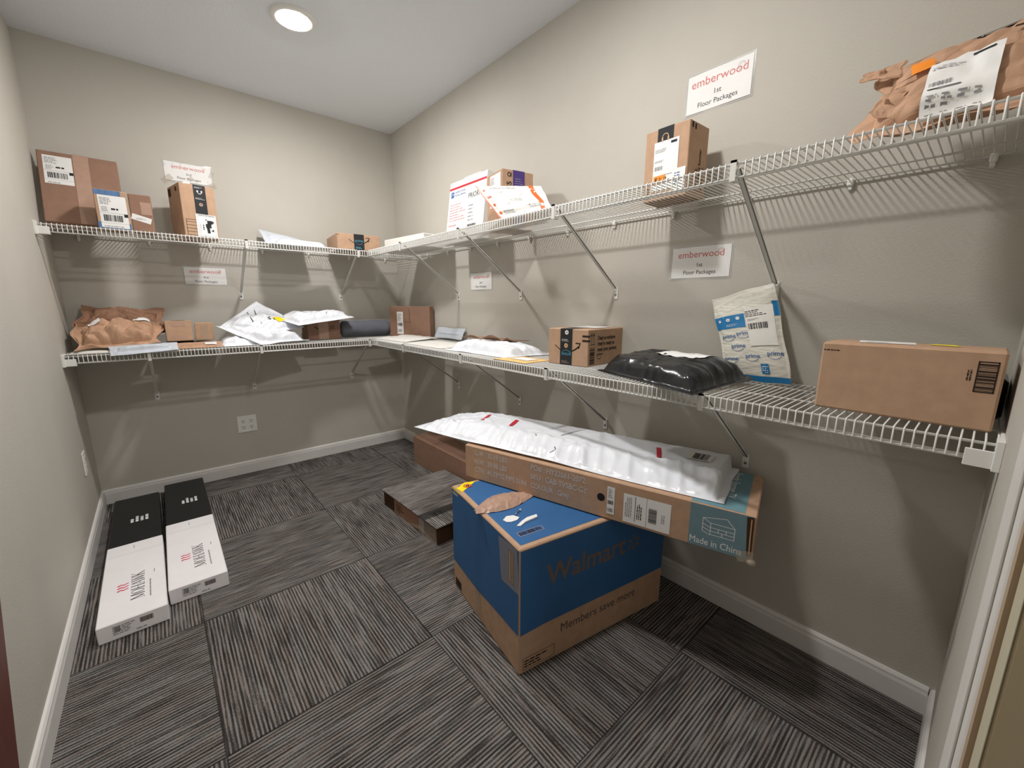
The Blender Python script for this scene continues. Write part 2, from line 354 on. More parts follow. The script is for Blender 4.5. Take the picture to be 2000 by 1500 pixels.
# ------------------------------------------------------------------ wire shelves
D = .406
def wire_shelf(label, wall, t0, t1, z, braces, ends, group):
    P = (lambda t, d, zz: (t, -d, zz)) if wall == 'back' else (lambda t, d, zz: (-d, t, zz))
    b = MB()
    n = int((t1-t0)/.016)
    for i in range(n+1):
        t = t0+.004+(t1-t0-.008)*i/n
        b.tube([P(t,.006,z), P(t,D-.004,z), P(t,D-.0005,z-.004), P(t,D,z-.038)], .0017, 'wire_white', 5, False)
    for d, zz, r in ((.010,-.0045,.0028),(.10,-.0045,.0028),(.262,-.0045,.0028),(D-.0055,-.0045,.003),(D-.004,-.038,.003),(D-.014,-.0235-.012,.0022)):
        b.tube([P(t0,d,z+zz), P(t1,d,z+zz)], r, 'wire_white', 8)
    o = b.build('wire_shelf'); tag(o, label, 'shelf', group)
    for t in braces:
        b = MB()
        a = Vector(P(t, D-.020, z-.012)); c = Vector(P(t, .010, z-.285))
        side = Vector(P(1,0,0))-Vector(P(0,0,0)); dr = (c-a).normalized(); up = side.cross(dr).normalized()
        M = Matrix((side, dr, up)).transposed().to_4x4(); M.translation = a
        L = (c-a).length
        b.box((-.0065,0,-.0015), (.0065,L,.0015), 'brace_white', M); b.box((-.0065,0,-.006), (-.0045,L,.0015), 'brace_white', M); b.box((.0045,0,-.006), (.0065,L,.0015), 'brace_white', M)
        q = [P(t-.007, D-.030, z-.045), P(t+.007, D+.006, z+.003)]
        lo = [min(q[0][k],q[1][k]) for k in range(3)]; hi = [max(q[0][k],q[1][k]) for k in range(3)]
        # hook round the lip
        for (d0,d1,z0,z1) in ((D-.010,D+.006,-.003,.003),(D+.0035,D+.006,-.044,.003),(D-.022,D+.006,-.0465,-.044)):
            a1 = P(t-.007,d0,z+z0); a2 = P(t+.007,d1,z+z1)
            b.box([min(a1[k],a2[k]) for k in range(3)], [max(a1[k],a2[k]) for k in range(3)], 'brace_white')
        a1 = P(t-.011,.0005,z-.330); a2 = P(t+.011,.004,z-.278)
        b.box([min(a1[k],a2[k]) for k in range(3)], [max(a1[k],a2[k]) for k in range(3)], 'plastic_white', ch=.001)
        br = b.build('support_brace', o)
        b = MB(); b.lathe([(.006,.001),(.005,.003),(.0005,.004)], (0,0,0), 'screw_metal', 12, axis='x' if wall != 'back' else 'y')
        for i, v in enumerate(b.v): b.v[i] = (v[0]*(-1 if wall != 'back' else 1), v[1]*(-1 if wall == 'back' else 1), v[2])
        b.build('screw', br, loc=P(t,.0035,z-.310))
    # wall clips
    k = int((t1-t0)/.28)
    for i in range(k+1):
        t = t0+.10+(t1-t0-.2)*i/k; b = MB(); a1 = P(t-.007,.0005,z-.020); a2 = P(t+.007,.016,z+.001)
        b.box([min(a1[j],a2[j]) for j in range(3)], [max(a1[j],a2[j]) for j in range(3)], 'plastic_white', ch=.003)
        a1 = P(t-.005,.001,z-.030); a2 = P(t+.005,.010,z-.018)
        b.box([min(a1[j],a2[j]) for j in range(3)], [max(a1[j],a2[j]) for j in range(3)], 'plastic_white', ch=.002)
        b.build('wall_clip', o)
    for t, s in ends:
        b = MB()
        for (ta,tb,d0,d1,z0,z1) in ((0,.048,D+.003,D+.007,-.047,-.016),(0,.048,D-.014,D+.007,-.050,-.046),(0,.011,D-.03,D+.010,-.053,.006),(0,.006,D-.10,D-.02,-.02,.004)):
            a1 = P(t+s*ta,d0,z+z0); a2 = P(t+s*tb,d1,z+z1)
            b.box([min(a1[j],a2[j]) for j in range(3)], [max(a1[j],a2[j]) for j in range(3)], 'plastic_white', ch=.001)
        b.build('end_bracket', o)
    return o
ZL, ZU = .915, 1.517
wire_shelf('white wire shelf along the back wall, the lower one at waist height', 'back', -W+.004, -.004, ZL, (-1.60,-1.091,-.426), ((-W,1),), 'ventilated wire shelves')
wire_shelf('white wire shelf along the right wall, the lower one at waist height', 'right', YF+.004, -D-.014, ZL, (-2.742,-2.125,-1.52,-.884), ((YF,1),), 'ventilated wire shelves')
wire_shelf('white wire shelf along the back wall, the upper one above the paper signs', 'back', -W+.004, -.004, ZU, (-1.106,-.467), ((-W,1),), 'ventilated wire shelves')
wire_shelf('white wire shelf along the right wall, the upper one at head height', 'right', YF+.004, -D-.014, ZU, (-2.769,-2.147,-1.522,-.906), (), 'ventilated wire shelves')

# ------------------------------------------------------------------ wall plates
def plate(x, y, z, wall, gangs, label, cat, kind):
    P = (lambda a, d, h: (x+a, y-d, z+h)) if wall == 'back' else (lambda a, d, h: (x+d, y-a, z+h))
    w = .057*gangs/2+.008 if gangs == 1 else .057
    b = MB(); a1 = P(-w,.0005,-.058 if gangs > 1 else -.058); a2 = P(w,.006,.058)
    b.box([min(a1[j],a2[j]) for j in range(3)], [max(a1[j],a2[j]) for j in range(3)], 'plastic_white', ch=.002); o = b.build(kind); tag(o, label, cat)
    for g in range(gangs):
        gx = (g-(gangs-1)/2)*.046
        for zz in (-.021, .021):
            b = MB(); a1 = P(gx-.016,.005,zz-.014); a2 = P(gx+.016,.0075,zz+.014)
            b.box([min(a1[j],a2[j]) for j in range(3)], [max(a1[j],a2[j]) for j in range(3)], 'plastic_white', ch=.001)
            S = lambda u, v, d: P(u, .0075+d, v)
            b.rect(S, gx-.0075, zz+.000, gx-.0045, zz+.009, 'slot_dark'); b.rect(S, gx+.0045, zz+.001, gx+.0075, zz+.008, 'slot_dark'); b.disc(S, gx, zz-.007, .0032, 'slot_dark')
            b.build('socket', o)
plate(-1.160, 0, .350, 'back', 2, 'white double outlet plate with four sockets on the back wall below the shelves', 'outlet', 'wall_outlet')
plate(-W, -.385, .375, 'left', 1, 'narrow white wall plate on the left wall near the back corner', 'outlet', 'wall_outlet')

# ------------------------------------------------------------------ signs
def sign(wall, p, w, h, floor_txt, label, tilt=0, tape=False):
    mtx = Matrix.Translation(p)
    if wall == 'right': mtx = mtx @ Matrix(((0,0,-1,0),(-1,0,0,0),(0,1,0,0),(0,0,0,1)))
    else: mtx = mtx @ Matrix(((1,0,0,0),(0,0,-1,0),(0,1,0,0),(0,0,0,1)))
    mtx = mtx @ Matrix.Rotation(tilt, 4, 'Z')
    def wav(u, v): return .0022+.0012*sin(u*31+p[1]*7)*cos(v*23)+(.0025*noise.noise(Vector((u*30,v*30,p[0]))) if tape else 0)
    S = lambda u, v, d: mtx @ Vector((u, v, wav(u, v)+d))
    b = MB(); e = .006; b.rect(S, -e, -e, w+e, h+e, 'film_clear', 0, 12, 6, smooth=True); b.rect(S, -e, -e, w+e, h+e, 'film_clear', -.0015, 12, 6)
    o = b.build('wall_sign'); tag(o, label, 'sign', 'package shelf signs')
    b = MB(); b.rect(S, 0, 0, w, h, 'white_paper', .0003, 12, 6, smooth=True)
    s = h/.13
    k = min(1, w/.19)
    b.text(S, 'emberwood', w*.5, h*.66, .040*s, 'ink_pink', sx=1.02*k, align='c', d=.0007)
    b.disc(S, w*.84, h*.80, .013*s*k, 'label_grey', .0007, .0118*s*k, 24, -.6, 4.6)
    b.disc(S, w*.845, h*.80, .008*s*k, 'ink_pink', .0007, .0072*s*k, 24, 0, 4.9)
    b.text(S, floor_txt, w*.5, h*.36, .024*s, 'ink_black', sx=k, align='c', d=.0007)
    b.text(S, 'Floor Packages', w*.5, h*.12, .024*s, 'ink_black', sx=k, align='c', d=.0007)
    b.build('printed_paper', o)
    if tape:
        for (x0,y0,x1,y1,r) in ((-.02,-.01,.035,.02,.7),(w-.03,-.02,w+.02,.012,.5),(w-.02,h*.5,w+.02,h*.5+.02,1.2),(w*.45,h*.1,w*.6,h*.1+.02,.9)):
            b = MB(); b.rect(S, x0, y0, x1, y1, 'clear_tape', .0016, 4, 2, rot=r); b.build('clear_tape', o)
sign('right', (0,-2.413,1.836), .215, .122, '1st', 'laminated sign reading 1st Floor Packages, the upper one on the right wall')
sign('right', (0,-2.402,1.264), .217, .111, '1st', 'laminated sign reading 1st Floor Packages on the right wall between the shelves')
sign('right', (0,-1.045,1.252), .215, .100, '2nd', 'small laminated sign reading 2nd Floor Packages on the right wall between the shelves')
sign('back', (-1.408,0,1.868), .222, .102, '3rd', 'crinkled taped sign reading 3rd Floor Packages high on the back wall', 0, True)
sign('back', (-1.385,0,1.278), .210, .102, '3rd', 'laminated sign reading 3rd Floor Packages on the back wall between the shelves')
# ------------------------------------------------------------------ cartons
def faces(lx, ly, lz):
    return {'front': lambda u,v,d: (u,-d,v), 'back': lambda u,v,d: (lx-u,ly+d,v), 'left': lambda u,v,d: (-d,ly-u,v),
            'right': lambda u,v,d: (lx+d,u,v), 'top': lambda u,v,d: (u,v,lz+d)}
def carton(name, label, cat, x, y, z, yaw, lx, ly, lz, m='cardboard', seam='x', group=None, tilt=0, seamtape=None, ch=.0025, fl=True):
    b = MB(); b.box((0,0,0), (lx,ly,lz), m, ch=ch); Fc = faces(lx,ly,lz)
    if fl:
        if seam == 'x': b.rect(Fc['top'], .004, ly/2-.0008, lx-.004, ly/2+.0008, 'cardboard_dark', .0004)
        elif seam == 'y': b.rect(Fc['top'], lx/2-.0008, .004, lx/2+.0008, ly-.004, 'cardboard_dark', .0004)
    def fin():
        o = b.build(name, loc=(x,y,z), rot=(tilt,0,radians(yaw))); tag(o, label, cat, group)
        if seamtape:
            tm, tw, dn = seamtape; t = MB()
            if seam == 'x':
                t.rect(Fc['top'], 0, ly/2-tw/2, lx, ly/2+tw/2, tm, .0009)
                for f in ('left','right'): t.rect(Fc[f], ly/2-tw/2, lz-dn, ly/2+tw/2, lz, tm, .0009)
            else:
                t.rect(Fc['top'], lx/2-tw/2, 0, lx/2+tw/2, ly, tm, .0009)
                for f in ('front','back'): t.rect(Fc[f], lx/2-tw/2, lz-dn, lx/2+tw/2, lz, tm, .0009)
            t.build('packing_tape', o)
        return o
    return b, Fc, fin
def ship_label(parent, S, x, y, w, h, seed=1, rot=0, name='shipping_label', n=1, d=.0012, style=0, bg='white_paper'):
    ca, sa = cos(rot), sin(rot)
    T = lambda u, v, dd: S(x+u*ca-v*sa, y+u*sa+v*ca, dd+d)
    b = MB(); b.rect(T, 0, 0, w, h, bg, 0, n, max(1,int(n*h/w)) if n > 1 else 1, smooth=n>1)
    e = .0004
    if style == 0:
        b.lines(T, w*.06, h*.72, w*.55, h*.95, 5, 'label_grey', seed, e); b.lines(T, w*.08, h*.50, w*.40, h*.66, 5, 'label_grey', seed+1, e)
        b.lines(T, w*.42, h*.56, w*.85, h*.62, 1, 'label_black', seed+2, e, .9); b.rect(T, 0, h*.455, w, h*.462, 'label_grey', e)
        b.bars(T, w*.12, h*.20, w*.80, h*.40, 'label_black', seed, e); b.rect(T, w*.86, h*.36, w, h*.455, 'label_black', e)
        b.rect(T, 0, h*.14, w, h*.145, 'label_grey', e); b.lines(T, w*.1, h*.03, w*.8, h*.08, 1, 'label_grey', seed+3, e)
    elif style == 1:
        b.lines(T, w*.05, h*.78, w*.55, h*.86, 3, 'label_grey', seed, e); b.rect(T, w*.68, h*.91, w*.92, h*.96, 'label_black', e)
        b.lines(T, w*.05, h*.58, w*.6, h*.63, 2, 'label_grey', seed+1, e); b.bars(T, w*.06, h*.42, w*.40, h*.50, 'label_grey', seed, e, k=18)
        b.lines(T, w*.5, h*.3, w*.9, h*.33, 1, 'label_grey', seed+5, e)
    elif style == 2:
        b.rect(T, w*.25, h*.10, w*.27, h*.95, 'label_grey', e); b.lines(T, w*.04, h*.2, w*.2, h*.95, 4, 'label_grey', seed, e, vert=True)
        b.bars(T, w*.55, h*.2, w*.72, h*.7, 'label_black', seed, e, vert=False); b.rect(T, w*.5, 0, w*.508, h, 'label_grey', e)
        b.lines(T, w*.30, h*.2, w*.42, h*.9, 3, 'label_black', seed+3, e, vert=True); b.lines(T, w*.82, h*.3, w*.9, h*.7, 2, 'label_grey', seed+3, e, vert=True)
    elif style == 3:
        b.lines(T, w*.15, h*.60, w*.85, h*.95, 6, 'label_grey', seed, e); b.bars(T, w*.1, h*.36, w*.85, h*.5, 'label_black', seed, e); b.bars(T, w*.1, h*.08, w*.85, h*.22, 'label_grey', seed+4, e)
    return b.build(name, parent)
def smile(b, S, x, y, w, mt, th=.006, flip=1, d=.0006, head=True):
    pts = [(x+w*t, y-flip*w*.22*(1-(2*t-1)**2)) for t in [i/12 for i in range(13)]]
    b.band(S, pts, th*.5, mt, d, th)
    if head:
        b.band(S, [(x+w*.86, y+flip*w*.10), (x+w*1.03, y+flip*w*.10)], th*.8, mt, d); b.band(S, [(x+w*1.05, y+flip*w*.12), (x+w*.985, y-flip*w*.08)], th*.8, mt, d)

# -- blue store carton on the floor
b, Fc, fin = carton('cardboard_box', 'large blue and brown carton on the floor with torn crumpled tape on top', 'box', -.817, -2.430, 0, -9.8, .662, .518, .443, 'cardboard', 'x', ch=.004, fl=False)
S = Fc['front']; b.poly(S, [(.004,.143),(.100,.150),(.30,.150),(.5,.150),(.658,.152),(.658,.436),(.004,.436)], 'walmart_blue', .0005)
b.text(S, 'Walmart', .10, .285, .104, 'walmart_logo', fit=.350, bold=.018, d=.0009)
for a in range(6):
    t = a*pi/3+pi/6; b.band(S, [(.492+.012*cos(t), .312+.012*sin(t)), (.492+.032*cos(t), .312+.032*sin(t))], .009, 'walmart_logo', .0009)
b.text(S, 'Members save more', .165, .088, .046, 'walmart_slogan', fit=.35, d=.0006)
b.lines(S, .02, .02, .13, .05, 3, 'box_ink', 5, .0006); b.frame(S, .015, .012, .14, .055, .0015, 'box_ink')
S = Fc['left']; b.poly(S, [(.004,.117),(.2,.115),(.514,.143),(.514,.436),(.004,.436)], 'walmart_blue', .0005)
b.rect(S, .452, .30, .488, .415, 'cardboard_dark', .0009); b.rect(S, .459, .305, .466, .41, 'cardboard', .0014); b.rect(S, .473, .305, .480, .41, 'cardboard_red', .0014)
b.rect(S, .02, .01, .075, .045, 'box_ink', .0006)
S = Fc['right']; b.rect(S, .004, .152, .514, .436, 'walmart_blue', .0005)
S = Fc['top']; b.poly(S, [(.016,.020),(.640,.020),(.640,.502),(.02,.502)], 'walmart_blue', .0006)
b.frame(S, .040, .060, .135, .085, .0015, 'cardboard', .001); b.bars(S, .045, .064, .130, .081, 'box_ink', 9, .0012)
b.rect(S, .012, .262, .64, .2635, 'cardboard_dark', .0009)
wm = fin()
t = MB(); t.rect(Fc['left'], .40, .285, .514, .435, 'clear_tape', .0020, 3, 3, rot=.12); t.build('clear_tape', wm)
t = MB(); t.rect(Fc['left'], .205, .0, .250, .118, 'clear_tape', .0020, 2, 3); t.rect(Fc['left'], .200, .108, .245, .118, 'brown_tape', .0026, rot=-.2); t.build('clear_tape', wm)
def S(u, v, d):
    return (u, v, .443+.0012+d)
t = MB(); t.poly(S, [(.012,.44),(.10,.505),(.055,.515),(.004,.480)], 'yellow_sticker', .0006)
t.disc(S, .052, .480, .017, 'ink_red', .001, .012, 20); t.band(S, [(.042,.47),(.062,.49)], .003, 'ink_red', .0012); t.disc(S, .052, .480, .008, 'ink_black', .001)
t.text(Fc['left'], 'HEAVY', .015, .418, .016, 'ink_white', d=.002, bold=.02); t.rect(Fc['left'], .004,.435,.075,.443,'yellow_sticker',.0016)
t.build('heavy_sticker', wm)
# torn crumpled paper tape: a ridge of folded paper
b = MB(); nx, ny = 26, 8; vs = []
for j in range(ny+1):
    for i in range(nx+1):
        u = i/nx; v = j/ny
        x = -.018+.285*u; y = .268+.012*u+(v-.5)*(.022+.075*sin(pi*min(1,u*1.15))**1.2*(1-.3*u))
        y += .035*sin(u*3.0)*(v)
        z = .443+.003+.022*(sin(pi*v)**.8)*(.4+sin(pi*u))*max(0,1-u)**.5*(.7+.6*noise.noise(Vector((u*5,v*3,2))))+.004*noise.noise(Vector((u*22,v*14,5)))
        vs.append((x, y, max(z,.4445)))
b.add(vs, [(j*(nx+1)+i, j*(nx+1)+i+1, (j+1)*(nx+1)+i+1, (j+1)*(nx+1)+i) for j in range(ny) for i in range(nx)], 'kraft_pale' if 'kraft_pale' in MATS else 'brown_tape')
rows = b.build('torn_paper_tape', wm)
def sol(name, pts, z, th, mt, label, cat, loc=(0,0,0)):
    b = MB(); n = len(pts); c = (sum(p[0] for p in pts)/n, sum(p[1] for p in pts)/n)
    vs = [(p[0]-c[0], p[1]-c[1], 0) for p in pts]+[(p[0]-c[0], p[1]-c[1], th+ (p[2] if len(p) > 2 else 0)) for p in pts]
    fs = [tuple(range(n))[::-1], tuple(range(n,2*n))]+[(i,(i+1)%n,n+(i+1)%n,n+i) for i in range(n)]
    b.add(vs, fs, mt); o = b.build(name); a = radians(-9.8)
    o.location = (-.817+c[0]*cos(a)-c[1]*sin(a), -2.430+c[0]*sin(a)+c[1]*cos(a), z); o.rotation_euler = (0,0,a); return tag(o, label, cat)
sol('paper_scrap', [(.041,.172,.002),(.046,.158),(.060,.150),(.085,.151),(.097,.158,.003),(.085,.178,.004),(.062,.186,.003)], .4445, .0015, 'white_paper', 'half-moon shaped torn white paper scrap on top of the blue carton', 'paper scrap')
sol('paper_scrap', [(.062,.118),(.074,.112),(.100,.122,.003),(.152,.128,.004),(.156,.140,.006),(.118,.142,.004),(.092,.134,.002)], .4445, .002, 'white_paper', 'curled strip shaped white paper scrap on top of the blue carton', 'paper scrap')
b = MB(); b.tube([(0,0,.003),(.034,.012,.003)], .0016, 'screw_metal', 8); b.tube([(.034,.012,.003),(.037,.013,.003)], .004, 'plastic_white', 10)
o = b.build('metal_pin', loc=(-.817+.095*.985+.182*.17, -2.430-.095*.17+.182*.985, .4445)); tag(o, 'small metal pin with a round head beside the paper scraps on the blue carton', 'pin')
sol('paper_scrap', [(.285,.150),(.318,.140),(.330,.165),(.30,.178)], .4445, .001, 'white_paper', 'small white paper corner sticking out from under the long furniture carton', 'paper scrap')

# -- long furniture carton
b, Fc, fin = carton('cardboard_box', 'long flat brown and teal furniture carton lying across the blue carton', 'box', -.636, -1.882, .4465, -74.8, 1.06, .33, .14, 'cardboard', 'x', ch=.003, fl=False)
S = Fc['front']; g = .0007
for t_, x_, y_, f_ in (('G.W : 32.19 LBS',.052,.106,.162),('N.W : 29.98 LBS',.052,.070,.162),('CTN : 41.73*12.99*5.51IN',.052,.034,.252),('PO# : HY22661-2072',.324,.106,.222),('SKU : CAB-TV5BC-GY',.324,.070,.231),('COLOUR : Grey',.324,.034,.163)):
    b.text(S, t_, x_, y_, .030, 'faded_print', bold=.018, d=g, fit=f_)
b.rect(S, .888, .003, 1.052, .137, 'teal_grey_print', .0005)
b.disc(S, .605, .073, .014, 'slot_dark', .0006)
b.text(S, 'Made in China', .893, .012, .030, 'ink_white', fit=.139, d=g)
q = .0016
def ln(p0, p1): b.band(S, [p0, p1], q, 'ink_white', .0008)
X0, X1, Y0, Y1 = .925, 1.010, .048, .098
for p0, p1 in (((X0,Y0+.008),(X0,Y1)),((X0+.022,Y0),(X0+.022,Y1-.012)),((X1,Y0),(X1,Y1-.012)),((X0,Y1),(X0+.022,Y1-.012)),((X0+.022,Y1-.012),(X1,Y1-.012)),((X0,Y1),(X1-.022,Y1+.012)),((X1-.022,Y1+.012),(X1,Y1-.012)),
               ((X0+.022,Y0+.024),(X1,Y0+.024)),((X0+.022,Y0+.013),(X1,Y0+.013)),((X0+.022,Y0+.002),(X1,Y0+.002)),((X0,Y0+.008),(X0+.022,Y0)),((X0,Y0+.020),(X0+.022,Y0+.011)),((X0,Y0+.032),(X0+.022,Y0+.023)),
               ((X0+.043,Y0+.024),(X0+.043,Y0+.013)),((X0+.064,Y0+.024),(X0+.064,Y0+.013)),((X0+.053,Y0+.013),(X0+.053,Y0+.002))): ln(p0, p1)
S = Fc['top']; b.rect(S, .888, .003, 1.030, .327, 'teal_print', .0005)
b.text(S, 'Sturdy Storage TV', .972, .315, .036, 'ink_white', rot=-pi/2, sx=.85, d=.0008)
b.rect(Fc['front'], 1.028, .01, 1.052, .13, 'cardboard_dark', .0012) if False else None
cab = fin()
ship_label(cab, Fc['front'], .627, .021, .026, .098, 3, style=3, name='carton_label'); ship_label(cab, Fc['front'], .684, .010, .150, .100, 4, style=2)
# torn end of the flap, frayed tape
t = MB(); t.poly(Fc['front'], [(1.036,.134),(1.054,.136),(1.056,.02),(1.044,.015)], 'cardboard_dark', .0014); t.band(Fc['front'], [(1.048,.13),(1.049,.06),(1.051,.02)], .003, 'cardboard_pale', .002); t.build('torn_flap', cab)
t = MB(); t.lathe([(.004,0),(.010,.004),(.013,.012),(.009,.018),(.002,.02)], (1.058,.002,-.012), 'clear_tape', 14); t.rect(Fc['front'], 1.02, -.003, 1.062, .03, 'clear_tape', .003, 3, 3, rot=.2); t.build('frayed_tape', cab)

# -- brown long carton on the floor by the right wall
b, Fc, fin = carton('cardboard_box', 'long plain brown carton on the floor against the right wall, behind the blue carton', 'box', -.208, -.565, 0, -90, 1.27, .190, .205, 'cardboard_red', 'x', ch=.004)
lb = fin(); ship_label(lb, Fc['top'], .66, .03, .10, .07, 8, style=1)
# -- tile carton
b = MB(); lx, ly, lz = .430, .575, .088
b.box((0,0,0), (lx,ly,lz), 'cardboard_dark', ch=.003); Fc = faces(lx,ly,lz)
b.rect(Fc['left'], .13, .004, .40, .080, 'kraft_dark', .0008, 4, 2); b.lines(Fc['left'], .15, .02, .24, .07, 4, 'box_ink', 3, .0012); b.rect(Fc['left'], .40, .004, .45, .084, 'label_grey', .0012)
o = b.build('cardboard_box', loc=(-.640,-1.635,0), rot=(0,0,radians(2))); tag(o, 'flat scuffed carton of carpet tiles on the floor between the brown and blue cartons', 'box')
b = MB(); b.box((-.008,-.004,0), (lx-.004,ly+.006,.008), 'carpet_sample', ch=.002)
o2 = b.build('carpet_tile', loc=(-.640,-1.635,.0885), rot=(0,0,radians(2))); tag(o2, 'loose grey ribbed carpet tile lying on top of the flat scuffed carton', 'carpet tile')
t = MB(); t.rect(Fc['left'], .42, .0, .572, .085, 'clear_tape', .004, 4, 3, rot=.06); t.band(Fc['left'], [(.30,.0),(.42,.035),(.575,.0)], .02, 'clear_tape', .006); t.build('plastic_wrap', o)

# -- the two flat planks cartons
def letters(b, S, word, x, y, h, mt, rot, sx=.5):
    # tall high-contrast serif capitals
    ca, sa = cos(rot), sin(rot)
    T = lambda u, v, d: S(x+u*ca-v*sa, y+u*sa+v*ca, d)
    px = 0; k = h*sx; t1, t2 = h*.035, h*.11
    def st(a, b_, w): b.band(T, [(px+a[0]*k, a[1]*h), (px+b_[0]*k, b_[1]*h)], w, mt, .0007)
    def se(a, yy): b.band(T, [(px+(a-.16)*k, yy*h), (px+(a+.16)*k, yy*h)], t1*.8, mt, .0007)
    for c in word:
        if c == 'M': st((.1,0),(.1,1),t1); st((.12,1),(.5,.05),t2); st((.5,.05),(.88,1),t1); st((.9,0),(.9,1),t2); se(.1,0); se(.9,0); se(.1,1); se(.9,1); w = 1.1
        elif c == 'O':
            for s0, s1, ww in ((0,1,0),):
                pts = [(px+(.4+.36*cos(q))*k, (.5+.5*sin(q))*h) for q in [2*pi*i/24 for i in range(25)]]
                vs = []
                for i, q in enumerate([2*pi*i/24 for i in range(25)]):
                    cx, cy = px+.4*k, .5*h; th = t1+(t2-t1)*abs(cos(q))
                    vs += [T(cx+.38*k*cos(q), cy+.5*h*sin(q), .0007), T(cx+(.38*k-th)*cos(q), cy+(.5*h-th*.7)*sin(q), .0007)]
                b.add(vs, [(2*i,2*i+1,2*i+3,2*i+2) for i in range(24)], mt)
            w = .86
        elif c == 'H': st((.12,0),(.12,1),t2); st((.72,0),(.72,1),t2); st((.12,.5),(.72,.5),t1); se(.12,0); se(.72,0); se(.12,1); se(.72,1); w = .9
        elif c == 'A': st((.08,0),(.4,1),t1); st((.4,1),(.74,0),t2); st((.2,.35),(.6,.35),t1); se(.08,0); se(.74,0); w = .84
        elif c == 'W': st((.05,1),(.3,0),t2); st((.3,0),(.55,1),t1); st((.5,1),(.75,0),t2); st((.75,0),(1.0,1),t1); se(.05,1); se(.5,1); se(1.0,1); w = 1.08
        elif c == 'K': st((.12,0),(.12,1),t2); st((.14,.42),(.68,1),t1); st((.3,.55),(.74,0),t2); se(.12,0); se(.12,1); se(.7,1); se(.76,0); w = .85
        px += w*k
def mohawk(x, y, yaw, label):
    lx, ly, lz = .192, 1.235, .066
    b = MB(); Fc = faces(lx, ly, lz)
    b.box((0,0,0), (lx,.62,lz), 'mohawk_white', ch=.003); b.box((.001,.6195,.0005), (lx-.001,ly,lz-.0015), 'mohawk_black', ch=.003)
    S = Fc['top']
    letters(b, S, 'MOHAWK', .127, .112, .038, 'mohawk_black', pi/2, .96)
    for i in range(3):
        y0 = .205+i*.020; b.band(S, [(.048,y0),(.058,y0+.006),(.066,y0),(.080,y0+.007)], .0075, 'mohawk_red', .0006, .005)
    b.lines(S, .143, .10, .149, .30, 1, 'label_grey', 3, .0006, .7, vert=True); b.lines(S, .157, .28, .161, .32, 1, 'label_grey', 4, .0006, .7, vert=True)
    b.rect(S, .01, .515, .19, .516, 'label_grey', .0004); b.rect(S, .09, .555, .092, .59, 'label_grey', .0004)
    for i, (xx, L) in enumerate(((.074,.030),(.093,.045),(.112,.045),(.131,.060))):
        b.lines(S, xx, .86, xx+.012, .86+L*1.8, 1, 'ink_white', 5+i, .0004, .95, vert=True)
    S = Fc['front']; b.lines(S, .04, .02, .10, .055, 5, 'label_grey', 2, .0006); b.rect(S, .045, .03, .06, .05, 'label_grey', .0006); b.bars(S, .112, .033, .150, .052, 'box_ink', 4, .0006, k=34)
    b.lines(S, .10, .012, .13, .02, 1, 'label_grey', 6, .0006)
    o = b.build('flat_carton', loc=(x,y,0), rot=(0,0,radians(yaw))); tag(o, label, 'box', 'long flat black and white cartons'); return o
mohawk(-1.842, -1.402, .5, 'long flat black and white carton on the floor, the one nearer the left wall')
mohawk(-1.646, -1.312, -.4, 'long flat black and white carton on the floor, the one touching the back baseboard')
# -- boxes on the lower right shelf
SL, SU = ZL+.0022, ZU+.0022
b, Fc, fin = carton('cardboard_box', 'large brown carton at the doorway end of the lower right shelf, yellow sticker on top', 'box', -.332, -2.989, SL, -90, .293, .140, .160, 'cardboard', 'x', ch=.004)
S = Fc['front']; b.frame(S, .256, .078, .284, .140, .002, 'box_ink'); b.bars(S, .258, .081, .282, .137, 'box_ink', 3, .0007, False, 24)
b.lines(S, .004, .141, .050, .146, 1, 'box_ink', 4, .0006); b.lines(S, .244, .10, .252, .125, 2, 'box_ink', 5, .0006, vert=True)
o = fin()
t = MB(); t.rect(Fc['top'], .055, .055, .155, .125, 'white_paper', .001, rot=.12); t.rect(Fc['top'], .07, .07, .11, .075, 'label_black', .0014); t.build('shipping_label', o)
t = MB(); t.poly(Fc['top'], [(.178,.085),(.228,.075),(.215,.12),(.180,.115)], 'yellow_sticker', .001); t.build('yellow_sticker', o)

b, Fc, fin = carton('cardboard_box', 'brown shipping box with black seam tape beside the black bag, lower right shelf', 'box', -.290, -2.022, SL, -84.2, .198, .272, .148, 'cardboard', 'y', ch=.0025)
S = Fc['front']; smile(b, S, .035, .080, .120, 'box_ink', .006); b.rect(S, .170, .118, .198, .126, 'box_ink'); b.rect(S, .170, .100, .198, .108, 'box_ink')
S = Fc['right']; b.rect(S, 0, .118, .012, .126, 'box_ink'); b.rect(S, 0, .100, .012, .108, 'box_ink')
for i, t_ in enumerate(('Deals so exclusive','they\'re ready to','meet your parents.')): b.text(S, t_, .070, .105-i*.0235, .0235, 'box_ink', bold=.02, sx=.80 if i == 0 else .86)
b.text(S, 'prime', .066, .040, .019, 'box_ink', bold=.01); smile(b, S, .068, .033, .032, 'box_ink', .003, head=False)
for xx in (.024,.040): b.band(S, [(xx,.092),(xx,.132)], .002, 'box_ink'); b.poly(S, [(xx-.005,.122),(xx+.005,.122),(xx,.137)], 'box_ink')
b.rect(S, .016, .087, .050, .0895, 'box_ink'); b.frame(S, .014, .008, .048, .075, .002, 'box_ink'); b.bars(S, .016, .010, .046, .073, 'box_ink', 6, .0007, False, 14)
o = fin()
t = MB(); S = Fc['front']; t.rect(S, .062, 0, .122, .148, 'tape_black', .0010); t.rect(Fc['top'], .062, 0, .122, .272, 'tape_black', .0010)
